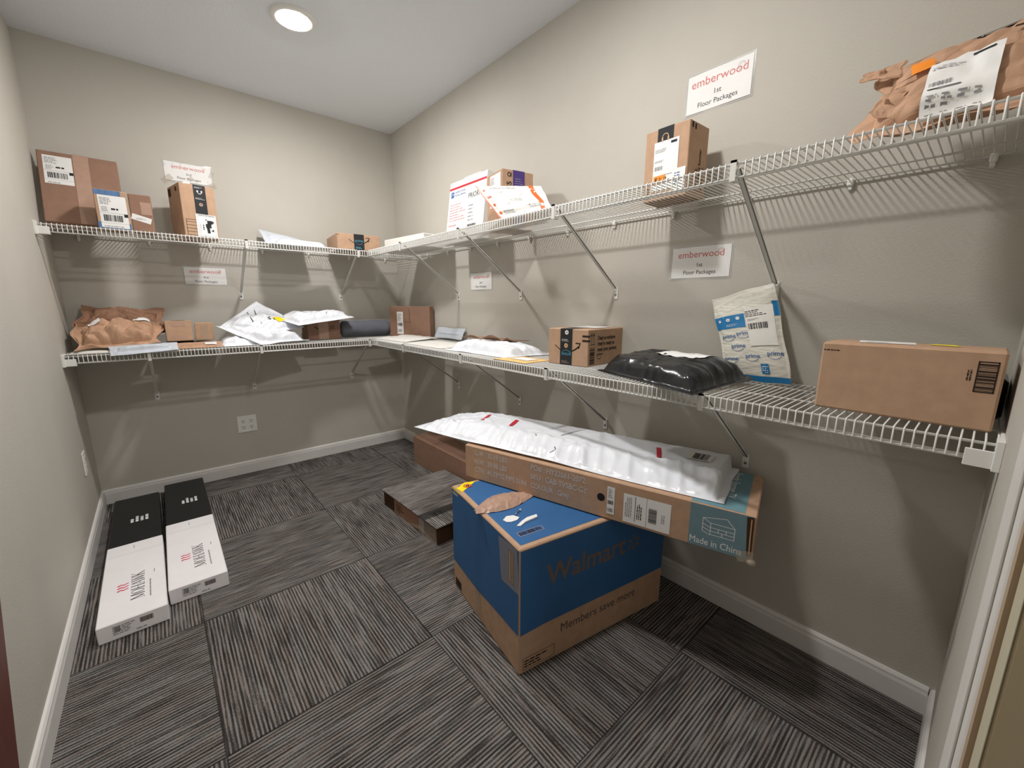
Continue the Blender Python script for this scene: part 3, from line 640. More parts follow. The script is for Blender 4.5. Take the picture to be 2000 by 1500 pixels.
t.disc(S, .094, .134, .009, 'ink_white', .0014); t.poly(S, [(.097,.138),(.097,.130),(.090,.134)], 'tape_black', .0018); t.disc(S, .092, .080, .0095, 'cardboard_pale', .0014); t.disc(S, .092, .080, .004, 'cardboard_red', .0018)
t.lines(S, .070, .098, .112, .110, 2, 'ink_white', 3, .0014, .3); t.text(S, 'prime', .116, .050, .020, 'tape_teal', rot=pi, d=.0014); smile(t, S, .072, .052, .042, 'tape_teal', .002, -1, .0014, False); t.lines(S, .07, .008, .115, .02, 2, 'brown_tape', 3, .0014, .3)
t.build('seam_tape', o)
t = MB(); t.rect(Fc['top'], .035, .10, .16, .25, 'white_paper', .0018); t.build('shipping_label', o)

b, Fc, fin = carton('cardboard_box', 'brown carton with a white label strip standing askew in the lower shelf corner', 'box', -.188, -.222, SL, -70.4, .400, .045, .228, 'cardboard_red', 'x', ch=.003)
ccx = fin
b.rect(Fc['front'], .205, .110, .208, .205, 'cardboard_dark', .0006); b.rect(Fc['front'], .13, .110, .205, .112, 'cardboard_dark', .0006)
o = ccx(); ship_label(o, Fc['front'], .080, .022, .062, .165, 5, style=3, d=.0014)
CCO = o

b, Fc, fin = carton('cardboard_box', 'small brown carton holding up a white mailer on the lower back shelf', 'box', -.774, -.212, SL, 0, .215, .150, .136, 'cardboard_red', 'y', ch=.0025)
S = Fc['front']; b.rect(S, .070, .002, .135, .134, 'brown_tape', .0005); b.band(S, [(.045,.088),(.068,.072)], .006, 'box_ink'); b.band(S, [(.148,.088),(.172,.092),(.170,.070)], .005, 'box_ink'); b.band(S, [(.145,.072),(.160,.080)], .005, 'box_ink'); b.rect(S, .07,.088,.135,.089,'cardboard_dark',.0008)
fin()
b, Fc, fin = carton('cardboard_box', 'small brown carton with two tape strips, left of a smaller one beside the kraft bags', 'box', -1.518, -.235, SL+.034, 0, .122, .10, .116, 'cardboard', 'x', tilt=-.14)
o = fin(); t = MB(); t.rect(Fc['front'], .030, .082, .092, .108, 'brown_tape', .001); t.rect(Fc['top'], .030, 0, .092, .06, 'brown_tape', .001); t.build('packing_tape', o); t = MB(); t.rect(Fc['front'], .030, .010, .092, .030, 'brown_tape', .001, rot=.03); t.build('packing_tape', o)
b, Fc, fin = carton('cardboard_box', 'tiny brown carton with glossy tape, right of the two-tape carton beside the kraft bags', 'box', -1.386, -.235, SL+.034, -4, .088, .085, .100, 'cardboard', 'x')
o = fin(); t = MB(); t.rect(Fc['front'], .028, .002, .062, .088, 'clear_tape', .001); t.build('packing_tape', o)

# -- boxes on the upper right shelf
b, Fc, fin = carton('cardboard_box', 'tall brown shipping box with a white label and orange sticker on the upper right shelf', 'box', -.185, -2.371, SU, -92, .160, .123, .226, 'cardboard', 'y', ch=.002)
S = Fc['front']; b.rect(S, .010, .01, .022, .045, 'cardboard_dark'); b.bars(S, .011, .012, .021, .043, 'cardboard', 3, .0009, False, 10)
S = Fc['right']
for i, (t_, L) in enumerate((('you can\'t',.10),('see what\'s funnier',.17),('behind me.',.10))): b.text(S, t_, .062+i*.019, .022, .021, 'box_ink', rot=pi/2, bold=.02, sx=.85)
b.rect(S, .012, .205, .022, .222, 'box_ink'); b.rect(S, .030, .203, .040, .220, 'box_ink')
o = fin()
t = MB(); S = Fc['front']; t.rect(S, .046, .09, .104, .226, 'tape_black', .001); t.rect(Fc['top'], .046, 0, .104, .123, 'tape_black', .001)
t.disc(S, .075, .196, .012, 'cardboard_pale', .0014, .0095, 20, 0, pi); t.rect(S, .0615, .182, .067, .196, 'cardboard_pale', .0014); t.rect(S, .083, .182, .0885, .196, 'cardboard_pale', .0014); t.build('seam_tape', o)
ship_label(o, Fc['front'], .036, .030, .090, .155, 6, style=1)
t = MB(); t.rect(S, .040, .052, .084, .078, 'orange_sticker', .0024, rot=.03); t.text(S, 'E', .046, .058, .019, 'ink_black', bold=.03, d=.003); t.text(S, '21.14', .060, .063, .013, 'ink_black', d=.003); t.build('orange_sticker', o)
t = MB(); t.rect(S, .112, .020, .156, .088, 'white_paper', .0024); t.lines(S, .118, .04, .150, .08, 5, 'ink_blue', 4, .003, .35); t.build('return_label', o)

b, Fc, fin = carton('cardboard_box', 'brown box with purple tape behind the orange striped mailer on the upper right shelf', 'box', -.268, -1.684, SU, -10.7, .168, .155, .255, 'cardboard', 'y', ch=.002)
S = Fc['front']; b.text(S, 'S5', .048, .172, .036, 'box_ink', rot=pi/2, bold=.02); b.disc(S, .036, .148, .018, 'box_ink', .0008, .0145, 24); b.text(S, '3', .044, .141, .024, 'box_ink', rot=pi/2, bold=.01)
b.disc(S, .036, .234, .010, 'box_ink', .0008, .006); b.rect(S, .046, .224, .049, .244, 'box_ink')
o = fin()
t = MB(); t.rect(S, .056, 0, .120, .255, 'purple_tape', .001); t.rect(Fc['top'], .056, 0, .120, .155, 'purple_tape', .001); t.lines(S, .068, .188, .112, .228, 4, 'label_grey', 3, .0014, .25)
t.text(S, 'Oracle', .116, .158, .018, 'ink_white', rot=pi, bold=.02, d=.0014); t.text(S, '360', .102, .176, .014, 'ink_white', rot=pi, d=.0014); t.build('seam_tape', o)
ship_label(o, Fc['left'], .035, .10, .105, .145, 7, style=0)

# priority carton leaning on the wall
b, Fc, fin = carton('postal_carton', 'white postal carton with a red stripe leaning on the wall, upper right shelf', 'box', -.165, -1.015, SU+.006, -90, .365, .05, .345, 'white_paper', None, tilt=-.14, fl=False, ch=.002)
S = Fc['front']; b.rect(S, .002, .300, .363, .312, 'ink_red', .0006); b.rect(S, .022, .255, .052, .288, 'ink_blue', .0006); b.poly(S, [(.026,.262),(.048,.275),(.030,.283),(.040,.274)], 'ink_white', .0009)
b.text(S, 'UNITED STATES', .060, .276, .014, 'ink_blue', bold=.01, sx=1.1); b.text(S, 'POSTAL SERVICE', .060, .258, .014, 'ink_blue', bold=.01, sx=1.1)
b.text(S, 'PRIORITY', .205, .225, .040, 'ink_black', sx=.9); b.lines(S, .022, .12, .20, .225, 7, 'ink_pink', 3, .0006, .25); b.lines(S, .022, .09, .14, .10, 1, 'ink_pink', 4, .0006, .6)
b.lines(S, .215, .10, .29, .20, 5, 'label_grey', 8, .0006, .3); b.bars(S, .215, .045, .30, .08, 'label_black', 4, .0006); 
o = fin(); t = MB(); t.rect(Fc['top'], .14, 0, .30, .05, 'white_paper', .001); t.rect(S, .14, .345, .30, .352, 'white_paper', -.003); t.build('top_flap', o)

b, Fc, fin = carton('white_box', 'small low white box near the corner on the upper right shelf', 'box', -.295, -.44, SU, -84, .46, .19, .072, 'flat_white_mailer', None, fl=False, ch=.004)
fin()

# -- boxes on the upper back shelf
b, Fc, fin = carton('cardboard_box', 'large flat brown carton leaning in the left corner of the upper back shelf', 'box', -1.892, -.262, SU+.024, 0, .285, .055, .385, 'cardboard_red', None, tilt=-.42, fl=False, ch=.003)
o = fin(); t = MB(); t.rect(Fc['front'], .122, 0, .178, .385, 'brown_tape', .001); t.rect(Fc['top'], .122, 0, .178, .055, 'brown_tape', .001); t.build('packing_tape', o)
ship_label(o, Fc['front'], .018, .205, .100, .155, 11, style=0)
b, Fc, fin = carton('cardboard_box', 'small carton in blue striped wrap, in front of the large flat leaning carton', 'box', -1.705, -.37, SU, 3, .118, .085, .180, 'cardboard', None, fl=False, ch=.003)
S = Fc['front']; b.rect(S, .002, .155, .095, .178, 'blue_stripe', .0005); b.rect(Fc['top'], .015, .004, .095, .08, 'blue_stripe', .0005); b.rect(S, .0, .002, .118, .03, 'blue_stripe', .0005); b.rect(Fc['left'], .0, .002, .084, .06, 'blue_stripe_dark', .0005)
for i in range(4): b.poly(Fc['top'], [(.02+i*.02,.004),(.028+i*.02,.004),(.022+i*.02,.08),(.012+i*.02,.08)], 'blue_stripe_dark', .0009)
o = fin(); ship_label(o, Fc['front'], .012, .006, .100, .148, 12, style=0); t = MB(); t.rect(Fc['left'], .018, .062, .062, .170, 'white_paper', .001); t.rect(Fc['left'], .03,.07,.034,.16,'label_grey',.0014); t.build('side_label', o)
b, Fc, fin = carton('cardboard_box', 'small brown carton with a slanted white sticker, right of the blue striped carton', 'box', -1.583, -.345, SU, -2, .086, .085, .180, 'cardboard_red', None, fl=False, ch=.003)
o = fin(); t = MB(); t.rect(Fc['front'], .002, .050, .078, .078, 'white_paper', .001, rot=-.28); t.lines(Fc['front'], .02, .060, .06, .070, 2, 'label_grey', 4, .0016, .4); t.build('white_sticker', o)
t = MB(); t.rect(Fc['front'], .042, .085, .084, .145, 'brown_tape', .0009); t.build('packing_tape', o)

b, Fc, fin = carton('cardboard_box', 'tall brown shipping box with black tape and a white label on the upper back shelf', 'box', -1.372, -.316, SU, 11.9, .160, .200, .277, 'cardboard', 'y', ch=.002)
S = Fc['front']; b.frame(S, .012, .012, .060, .095, .002, 'box_ink')
for i in range(4): b.rect(S, .012, .030+i*.017, .06, .0318+i*.017, 'box_ink')
S = Fc['left']; b.rect(S, .01, .225, .055, .265, 'cardboard_dark'); b.rect(S, .13, .24, .155, .262, 'cardboard_dark')
o = fin(); S = Fc['front']; t = MB(); t.rect(S, .062, .11, .118, .277, 'tape_black', .001); t.rect(Fc['top'], .062, 0, .118, .2, 'tape_black', .001)
t.disc(S, .090, .178, .009, 'brown_tape', .0014, .003); t.disc(S, .090, .242, .010, 'ink_white', .0014, .0075, 20, pi, 2*pi); t.rect(S, .077, .242, .084, .250, 'ink_white', .0014); t.rect(S, .096, .242, .103, .250, 'ink_white', .0014)
t.lines(S, .068, .205, .112, .215, 2, 'ink_white', 4, .0014, .3); t.lines(S, .068, .262, .112, .270, 2, 'ink_white', 5, .0014, .3); t.build('seam_tape', o)
t = MB(); t.rect(S, .058, .004, .152, .128, 'white_paper', .0016); t.frame(S, .066, .018, .145, .115, .001, 'label_grey', .002); t.bars(S, .064, .120, .148, .125, 'label_black', 4, .002); t.bars(S, .064, .007, .148, .012, 'label_black', 5, .002)
for (x0,y0,x1,y1) in ((.108,.078,.132,.098),(.100,.058,.126,.080),(.104,.030,.118,.060),(.100,.098,.108,.103),(.132,.084,.139,.096)): t.rect(S, x0, y0, x1, y1, 'ink_black', .002, rot=.06)
t.poly(S, [(.122,.045),(.136,.052),(.136,.038)], 'ink_black', .002); t.lines(S, .072, .03, .080, .105, 2, 'label_grey', 4, .002, .3, vert=True); t.lines(S, .086, .045, .094, .09, 1, 'label_black', 4, .002, .7, vert=True); t.build('handling_label', o)

b, Fc, fin = carton('cardboard_box', 'low brown box with a black tape band at the corner of the upper back shelf', 'box', -.587, -.371, SU, -6.5, .278, .33, .099, 'cardboard', 'y', ch=.002)
S = Fc['front']; smile(b, S, .072, .066, .130, 'box_ink', .006); b.rect(S, 0, .088, .012, .091, 'box_ink')
o = fin(); t = MB(); t.rect(S, .106, 0, .172, .099, 'tape_black', .001); t.rect(Fc['top'], .106, 0, .172, .33, 'tape_black', .001); t.text(S, 'prime', .139, .052, .022, 'tape_teal', align='c', d=.0014); smile(t, S, .119, .044, .04, 'tape_teal', .002, 1, .0014, False); t.lines(S, .115, .008, .163, .022, 2, 'tape_teal', 3, .0014, .5); t.build('seam_tape', o)
# ------------------------------------------------------------------ soft mailers
def bag(name, label, cat, cs, ht, hb, mt, seed=1, wr=.006, nx=56, ny=40, pw=.55, edge=.035, fsc=9, kind='poly', floor=None, group=None, waves=.006, curl=None):
    c00, c10, c11, c01 = [Vector(c) for c in cs]
    N = ((c10-c00).cross(c01-c00)+(c10-c11).cross(c01-c11)*-1).normalized()
    if N.length == 0: N = Vector((0,0,1))
    Lu = ((c10-c00).length+(c11-c01).length)/2; Lv = ((c01-c00).length+(c11-c10).length)/2
    org = Vector((sum(c[0] for c in cs)/4, sum(c[1] for c in cs)/4, min(c[2] for c in cs)-hb*.5))
    if floor is not None: org.z = floor
    eu, ev = edge/max(Lu,.05)*.9, edge/max(Lv,.05)*.9
    def prof(t, e):
        t = max(0, min(1, (t-e)/(1-2*e))); return (1-abs(2*t-1)**(2/pw if pw < 1 else 2))
    so = Vector((seed*3.7, seed*1.3, seed*5.1))
    def P(u, v, side, d=0):
        # seam outline wobble
        uu = u+waves/Lu*noise.noise(Vector((v*2.6,seed,0)))*(1 if u > .5 else -1)*abs(2*u-1)**6
        vv = v+waves/Lv*noise.noise(Vector((u*2.6,seed,9)))*(1 if v > .5 else -1)*abs(2*v-1)**6
        p = c00*(1-uu)*(1-vv)+c10*uu*(1-vv)+c11*uu*vv+c01*(1-uu)*vv
        g = prof(u, eu)*prof(v, ev); g = g**.5 if kind != 'flat' else g**.3
        if kind == 'parcel':
            ua = .38-.10*v; sm_ = lambda t: max(0, min(1, t))
            g = sm_(u/ua)**.85*sm_((1-u)/.035)**.5*sm_(v/.012)**.5*sm_((1-v)/.22)**.7
        q = Vector((u*Lu, v*Lv, 0))*fsc+so
        if kind == 'kraft':
            d1 = noise.voronoi(q*1.25)[0]; w = (d1[1]-d1[0])*2.2-.7+1.2*noise.noise(q*.7)
            d2 = noise.voronoi(q*3.1+so)[0]; w += (d2[1]-d2[0])*.5
        else:
            # long soft folds running in from the edges and corners
            w = 1-abs(noise.noise(Vector((q.x*.9+q.y*.45, q.y*.9-q.x*.45, seed))))*2.6+.55*noise.noise(q*.8)
            w2 = 1-abs(noise.noise(Vector((q.x*.5-q.y*1.7, q.y*.4, seed+4))))*2.6; w = max(0,w)**1.5*.7+max(0,w2)**1.5*.6+.25*noise.noise(q*2.3)-.35
        em = 1-.5*g if kind != 'parcel' else (1.1 if u < .42 else .22)*sm_((v)/.02)+.5*sm_((v-.6)/.3)
        h = (ht if side > 0 else -hb)*g + wr*w*em*(1 if side > 0 else .4)*(.35+.65*min(1, g*3)) + side*.0006
        if min(u,1-u) < .02 or min(v,1-v) < .02: h = wr*.5*noise.noise(q*.5)+side*.0006
        p = p+N*(h+d)
        if curl: p = p+curl(u, v)
        if floor is not None:
            lim = floor+(.0022 if side > 0 else .0008)
            if p.z < lim: p.z = lim+(d if d > 0 else 0)
        return p-org
    b = MB(); vs = []; sm = kind != 'kraft'
    for side in (1, -1):
        for j in range(ny+1):
            for i in range(nx+1): vs.append(P(i/nx, j/ny, side))
    K = (nx+1)*(ny+1); fs = []
    for j in range(ny):
        for i in range(nx):
            a = j*(nx+1)+i; fs.append((a, a+1, a+nx+2, a+nx+1)); fs.append((K+a, K+a+nx+1, K+a+nx+2, K+a+1))
    ring = [i for i in range(nx+1)]+[j*(nx+1)+nx for j in range(1,ny+1)]+[ny*(nx+1)+i for i in range(nx-1,-1,-1)]+[j*(nx+1) for j in range(ny-1,0,-1)]
    for i in range(len(ring)):
        a, c = ring[i], ring[(i+1)%len(ring)]; fs.append((a, K+a, K+c, c))
    b.add(vs, fs, mt, sm)
    S = lambda x, y, d=0: P(x/Lu, y/Lv, 1, d)
    def fin(extra=None):
        o = b.build(name, loc=org); return tag(o, label, cat, group)
    return b, S, Lu, Lv, fin
def drape(parent, S, x0, y0, x1, y1, mt, name, n=10, d=.0018, draw=None, rot=0):
    t = MB(); t.rect(S, x0, y0, x1, y1, mt, d, n, n, rot=rot, smooth=True)
    if draw: draw(t)
    return t.build(name, parent)

# black poly bag
b, S, Lu, Lv, fin = bag('poly_mailer', 'puffy glossy black plastic mailer with a white label on the lower right shelf', 'mailer', [(-.30,-2.29,SL),(-.455,-2.735,SL),(-.135,-2.785,SL+.02),(-.055,-2.36,SL+.02)], .066, .0, 'poly_black', 3, .011, 96, 72, pw=.30, edge=.022, fsc=15, floor=SL)
o = fin()
def dr(t):
    for i in range(3): t.bars(S, .19+i*.05, .215, .225+i*.05, .235, 'label_grey', i, .003, k=10)
    t.rect(S, .20, .15, .21, .16, 'label_black', .003)
drape(o, S, .17, .14, .35, .265, 'white_paper', 'shipping_label', 10, .0022, dr, rot=-.1)
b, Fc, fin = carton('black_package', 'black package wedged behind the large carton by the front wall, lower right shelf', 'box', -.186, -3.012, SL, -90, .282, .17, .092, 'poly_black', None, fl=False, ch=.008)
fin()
# bubble mailer
b, S, Lu, Lv, fin = bag('bubble_mailer', 'white padded mailer with blue printing standing against the right wall on the lower shelf', 'mailer', [(-.105,-2.695,SL),(-.085,-2.872,SL),(-.022,-2.775,1.237),(-.034,-2.578,1.180)], .012, .006, 'bubble_paper', 5, .0035, 60, 80, pw=.7, edge=.01, fsc=26, waves=.010)
g = .0012
b.rect(S, .0, .004, Lu, .022, 'prime_blue', g, 14, 2, smooth=True)
b.rect(S, .0, .190, .092, .238, 'prime_blue', g, 8, 5, smooth=True); b.rect(S, Lu-.018, .215, Lu-.001, .262, 'prime_blue', g, 3, 5)
b.disc(S, .014, .222, .005, 'ink_white', .002); b.disc(S, .042, .222, .006, 'ink_white', .002, .002); b.disc(S, .072, .224, .006, 'ink_white', .002); b.lines(S, .033, .198, .085, .208, 2, 'ink_white', 3, .002, .3)
for (px, py) in ((.012,.155),(.036,.118),(.074,.082),(.140,.090),(.006,.072),(.060,.162)):
    b.text(S, 'prime', px, py, .020, 'ink_blue', bold=.01, d=.002, sx=.95); smile(b, S, px+.001, py-.004, .036, 'ink_blue', .0018, 1, .002, False)
b.rect(S, .115, .030, .138, .062, 'prime_blue', .002, 3, 3); b.lines(S, .118, .034, .136, .058, 4, 'ink_white', 2, .0026, .4)
o = fin()
def dr(t):
    t.lines(S, .096, .222, .160, .245, 4, 'label_black', 3, .0036, .4); t.bars(S, .10, .178, .155, .198, 'label_black', 4, .0036, k=20); t.lines(S, .10, .208, .14, .215, 2, 'label_grey', 5, .0036, .4)
drape(o, S, .096, .122, Lu-.016, .252, 'flat_white_mailer', 'shipping_label', 10, .0028, dr)
# white mailer with kraft sheet on top
b, S, Lu, Lv, fin = bag('poly_mailer', 'wrinkled white plastic mailer beneath a curled brown paper sheet on the lower right shelf', 'mailer', [(-.375,-1.30,SL),(-.345,-1.80,SL+.003),(-.07,-1.85,SL),(-.10,-1.33,SL)], .052, 0, 'poly_white', 7, .020, 96, 60, pw=.40, fsc=12, floor=SL)
fin()
b, S, Lu, Lv, fin = bag('kraft_mailer', 'curled brown kraft paper mailer lying on the white mailer on the lower right shelf', 'mailer', [(-.24,-1.28,SL+.060),(-.22,-1.66,SL+.062),(-.08,-1.68,SL+.058),(-.10,-1.33,SL+.055)], .004, .002, 'kraft_dark', 8, .008, 44, 24, fsc=14, kind='kraft', floor=SL+.052, curl=lambda u, v: Vector((0,0,.022*(max(0,.35-v)/.35)**1.5*(.5+u)*abs(sin(u*7)))))
fin()
b, S, Lu, Lv, fin = bag('yellow_envelope', 'flat yellow envelope with a white label lying before the white mailer', 'envelope', [(-.405,-1.78,SL),(-.395,-1.99,SL),(-.24,-1.99,SL),(-.245,-1.80,SL)], .003, 0, 'envelope_yellow', 2, .0012, 20, 16, kind='flat', floor=SL, waves=.001)
o = fin(); drape(o, S, .05, .05, .16, .12, 'white_paper', 'shipping_label', 6, .0018)
# flat white papers near the corner
b, S, Lu, Lv, fin = bag('flat_mailer', 'thin creased white mailer in the lower shelf corner, in front of the brown carton', 'mailer', [(-.385,-.345,SL),(-.345,-.78,SL),(-.05,-.72,SL+.012),(-.06,-.30,SL+.008)], .010, 0, 'flat_white_mailer', 11, .007, 60, 36, kind='flat', fsc=9, floor=SL)
fin()
b, S, Lu, Lv, fin = bag('flat_mailer', 'flat pale mailer lying between the creased white mailer and the wrinkled one', 'mailer', [(-.38,-.82,SL),(-.37,-1.26,SL),(-.10,-1.24,SL),(-.10,-.82,SL)], .006, 0, 'flat_white_mailer', 12, .003, 40, 26, kind='flat', fsc=7, floor=SL)
fin()
b, S, Lu, Lv, fin = bag('glassine_mailer', 'translucent white envelope standing against the right wall on the lower shelf', 'mailer', [(-.045,-.64,SL+.012),(-.045,-.985,SL+.012),(-.015,-.995,SL+.086),(-.015,-.645,SL+.082)], .006, .003, 'poly_silver', 13, .004, 40, 16, fsc=14)
fin()
# rolled navy item in clear film
b = MB(); L = .37
b.lathe([(.002,0),(.045,.004),(.058,.012),(.060,.03),(.060,L-.03),(.057,L-.012),(.04,L-.004),(.002,L)], (0,0,.060), 'navy_cloth', 32, axis='x')
for i, v in enumerate(b.v):
    v = Vector(v); k = 1+.05*noise.noise(v*25); b.v[i] = (v.x, v.y*k, .060+(v.z-.060)*k*.98)
o = b.build('wrapped_roll', loc=(-.531,-.145,SL+.002)); tag(o, 'rolled dark navy item in clear plastic film on the lower back shelf', 'roll')
b = MB(); nA = 30; nB = 36; vs = []
for i in range(nB+1):
    t_ = i/nB; x = -.022+(L+.044)*t_; e = min(t_, 1-t_); r = .066*min(1, (e*12)**.5+.25)
    for k in range(nA):
        a = 2*pi*k/nA; rr = r*(1+.10*noise.noise(Vector((x*18, cos(a)*2, sin(a)*2)))); vs.append((x, rr*cos(a), max(.062+rr*sin(a), .0)))
b.add(vs, [(i*nA+k, i*nA+(k+1)%nA, (i+1)*nA+(k+1)%nA, (i+1)*nA+k) for i in range(nB) for k in range(nA)], 'wrap_film', True); b.build('clear_film', o)

# white poly pile on the lower back shelf
G = 'white poly mailers heaped on the lower back shelf'
b, S, Lu, Lv, fin = bag('poly_mailer', 'white poly mailer with hand lettering and a yellow sticker, its corner pointing up', 'mailer', [(-1.02,-.335,SL+.070),(-.79,-.20,SL+.085),(-1.03,-.035,1.178),(-1.27,-.19,SL+.100)], .026, .006, 'poly_white', 21, .016, 72, 72, pw=.6, fsc=13, group=G)
cx, cy = Lu*.52, Lv*.42
b.text(S, 'S J', cx, cy, .040, 'ink_black', rot=-.72, d=.003, bold=.01)
b.band(S, [(Lu*.25,Lv*.52),(Lu*.38,Lv*.66),(Lu*.55,Lv*.86)], .0035, 'label_black', .002); b.band(S, [(Lu*.45,Lv*.72),(Lu*.52,Lv*.66),(Lu*.66,Lv*.80)], .003, 'label_black', .002); b.band(S, [(Lu*.26,Lv*.36),(Lu*.34,Lv*.44)], .0025, 'label_black', .002)
o = fin(); drape(o, S, Lu*.60, Lv*.25, Lu*.78, Lv*.42, 'yellow_sticker', 'yellow_sticker', 6, .003)
b, S, Lu, Lv, fin = bag('poly_mailer', 'crumpled white poly mailer lying lowest at the front of the heap, its left tip raised', 'mailer', [(-1.08,-.400,SL+.004),(-.80,-.33,SL+.006),(-.84,-.15,SL+.012),(-1.29,-.27,SL+.115)], .046, .003, 'poly_white', 22, .026, 88, 64, pw=.5, fsc=13, floor=SL, group=G)
fin()
b, S, Lu, Lv, fin = bag('poly_mailer', 'small white poly mailer tucked under the left tip of the heap', 'mailer', [(-1.31,-.38,SL),(-1.05,-.395,SL),(-1.07,-.20,SL),(-1.30,-.18,SL+.005)], .048, 0, 'poly_white', 23, .016, 60, 44, pw=.5, fsc=15, floor=SL, group=G)
b.lines(S, .12, .06, .20, .085, 2, 'label_black', 4, .002, .3); fin()
b, S, Lu, Lv, fin = bag('poly_mailer', 'white poly mailer slumped over the small carton at the right of the heap', 'mailer', [(-.86,-.35,SL+.105),(-.49,-.32,SL+.155),(-.52,-.10,SL+.165),(-.97,-.12,SL+.155)], .045, .012, 'poly_white', 24, .024, 88, 60, pw=.5, fsc=13, floor=None, group=G)
b.band(S, [(Lu*.55,Lv*.20),(Lu*.62,Lv*.34)], .002, 'label_black', .002); fin()
# kraft bags
G = 'kraft paper bags in the left corner of the lower back shelf'
b, S, Lu, Lv, fin = bag('kraft_bag', 'crumpled brown paper bag in the left corner, the front one with white stickers', 'mailer', [(-1.875,-.350,SL+.022),(-1.545,-.335,SL+.030),(-1.535,-.12,SL+.15),(-1.87,-.12,SL+.14)], .060, .030, 'kraft_paper', 31, .032, 84, 60, pw=.4, fsc=11, kind='kraft', floor=SL+.012, group=G, waves=.04)
o = fin(); drape(o, S, Lu*.68, Lv*.66, Lu*.88, Lv*.86, 'white_paper', 'shipping_label', 6, .006); drape(o, S, Lu*.16, Lv*.62, Lu*.30, Lv*.72, 'white_paper', 'white_sticker', 5, .006, rot=.3)
b, S, Lu, Lv, fin = bag('kraft_bag', 'crumpled brown paper bag in the left corner, the one behind against the wall', 'mailer', [(-1.87,-.17,SL+.11),(-1.52,-.15,SL+.09),(-1.51,-.03,SL+.205),(-1.84,-.035,SL+.235)], .028, .02, 'kraft_dark', 32, .026, 76, 48, pw=.5, fsc=11, kind='kraft', group=G, waves=.04)
fin()
b, S, Lu, Lv, fin = bag('poly_mailer', 'pale silver poly mailer hanging over the front lip before the kraft bags', 'mailer', [(-1.745,-.434,SL-.014),(-1.475,-.420,SL+.004),(-1.48,-.34,SL+.036),(-1.75,-.34,SL+.028)], .020, .0, 'poly_silver', 41, .009, 60, 30, fsc=14)
fin()
b, S, Lu, Lv, fin = bag('flat_mailer', 'thin purple and white mailer under the kraft bags by the left wall', 'mailer', [(-1.895,-.405,SL),(-1.68,-.395,SL),(-1.68,-.12,SL),(-1.89,-.12,SL)], .010, 0, 'flat_white_mailer', 42, .003, 30, 24, kind='flat', floor=SL, fsc=9)
b.rect(S, .005, .005, .15, .02, 'purple_film', .0016, 8, 2); fin()
b, S, Lu, Lv, fin = bag('kraft_mailer', 'small open brown paper mailer with a white sticker in front of the two tiny cartons', 'mailer', [(-1.49,-.375,SL),(-1.275,-.385,SL),(-1.26,-.26,SL+.026),(-1.50,-.25,SL+.022)], .006, .002, 'kraft_paper', 43, .007, 40, 26, fsc=14, kind='kraft', floor=SL, waves=.02)
o = fin(); drape(o, S, Lu*.62, Lv*.35, Lu*.86, Lv*.8, 'white_paper', 'white_sticker', 5, .005)
b, S, Lu, Lv, fin = bag('poly_mailer', 'flat black plastic mailer under the two tiny cartons on the lower back shelf', 'mailer', [(-1.57,-.25,SL),(-1.26,-.25,SL),(-1.26,-.03,SL),(-1.57,-.03,SL)], .026, 0, 'poly_black', 44, .002, 30, 20, kind='flat', floor=SL)
fin()
# silver mailers, upper back shelf
G = 'pale silver mailers on the upper back shelf'
b, S, Lu, Lv, fin = bag('poly_mailer', 'pale silver mailer leaning behind, the left one of two on the upper back shelf', 'mailer', [(-.975,-.24,SU+.01),(-.72,-.20,SU+.014),(-.71,-.05,SU+.072),(-.975,-.05,SU+.118)], .016, .004, 'poly_silver', 51, .006, 44, 30, fsc=13, group=G)
fin()
b, S, Lu, Lv, fin = bag('poly_mailer', 'pale silver padded mailer lying in front, beside the low box with black tape', 'mailer', [(-.965,-.34,SU),(-.605,-.34,SU+.004),(-.615,-.20,SU+.006),(-.965,-.22,SU+.006)], .036, 0, 'poly_silver', 52, .008, 56, 36, pw=.4, fsc=12, floor=SU, group=G)
fin()
# orange striped mailer
b, S, Lu, Lv, fin = bag('paper_mailer', 'white mailer with orange edge stripes leaning on the box with purple tape', 'mailer', [(-.375,-1.80,SU+.004),(-.370,-2.10,SU+.004),(-.285,-1.955,1.640),(-.330,-1.555,1.712)], .010, .006, 'flat_white_mailer', 61, .003, 50, 34, fsc=12)
b.rect(S, .002, .0, .016, Lv, 'ink_orange', .0014, 2, 16); b.rect(S, .010, .0, .012, Lv, 'ink_white', .002, 1, 16)
b.band(S, [(Lu*.86,.0),(Lu*.90,Lv*.3),(Lu*.86,Lv*.6),(Lu*.86,Lv)], .024, 'ink_orange', .0016)
for i, (px, py) in enumerate(((.10,.09),(.10,.19),(.21,.06),(.20,.16),(.155,.02))):
    smile(b, S, px, py, .040, 'ink_pink', .003, 1, .002, False)
for i, (px, py) in enumerate(((.075,.235),(.15,.11),(.15,.235),(.24,.05),(.06,.035))):
    b.text(S, 'the smiley part', px, py, .012, 'ink_black', d=.002, rot=0, bold=.01); b.text(S, 'is on the inside', px, py-.013, .012, 'ink_black', d=.002, bold=.01)
for py in (.03,.09,.15,.21): b.lines(S, .025, py, .055, py+.014, 1, 'ink_orange', int(py*100), .002, .9)
fin()
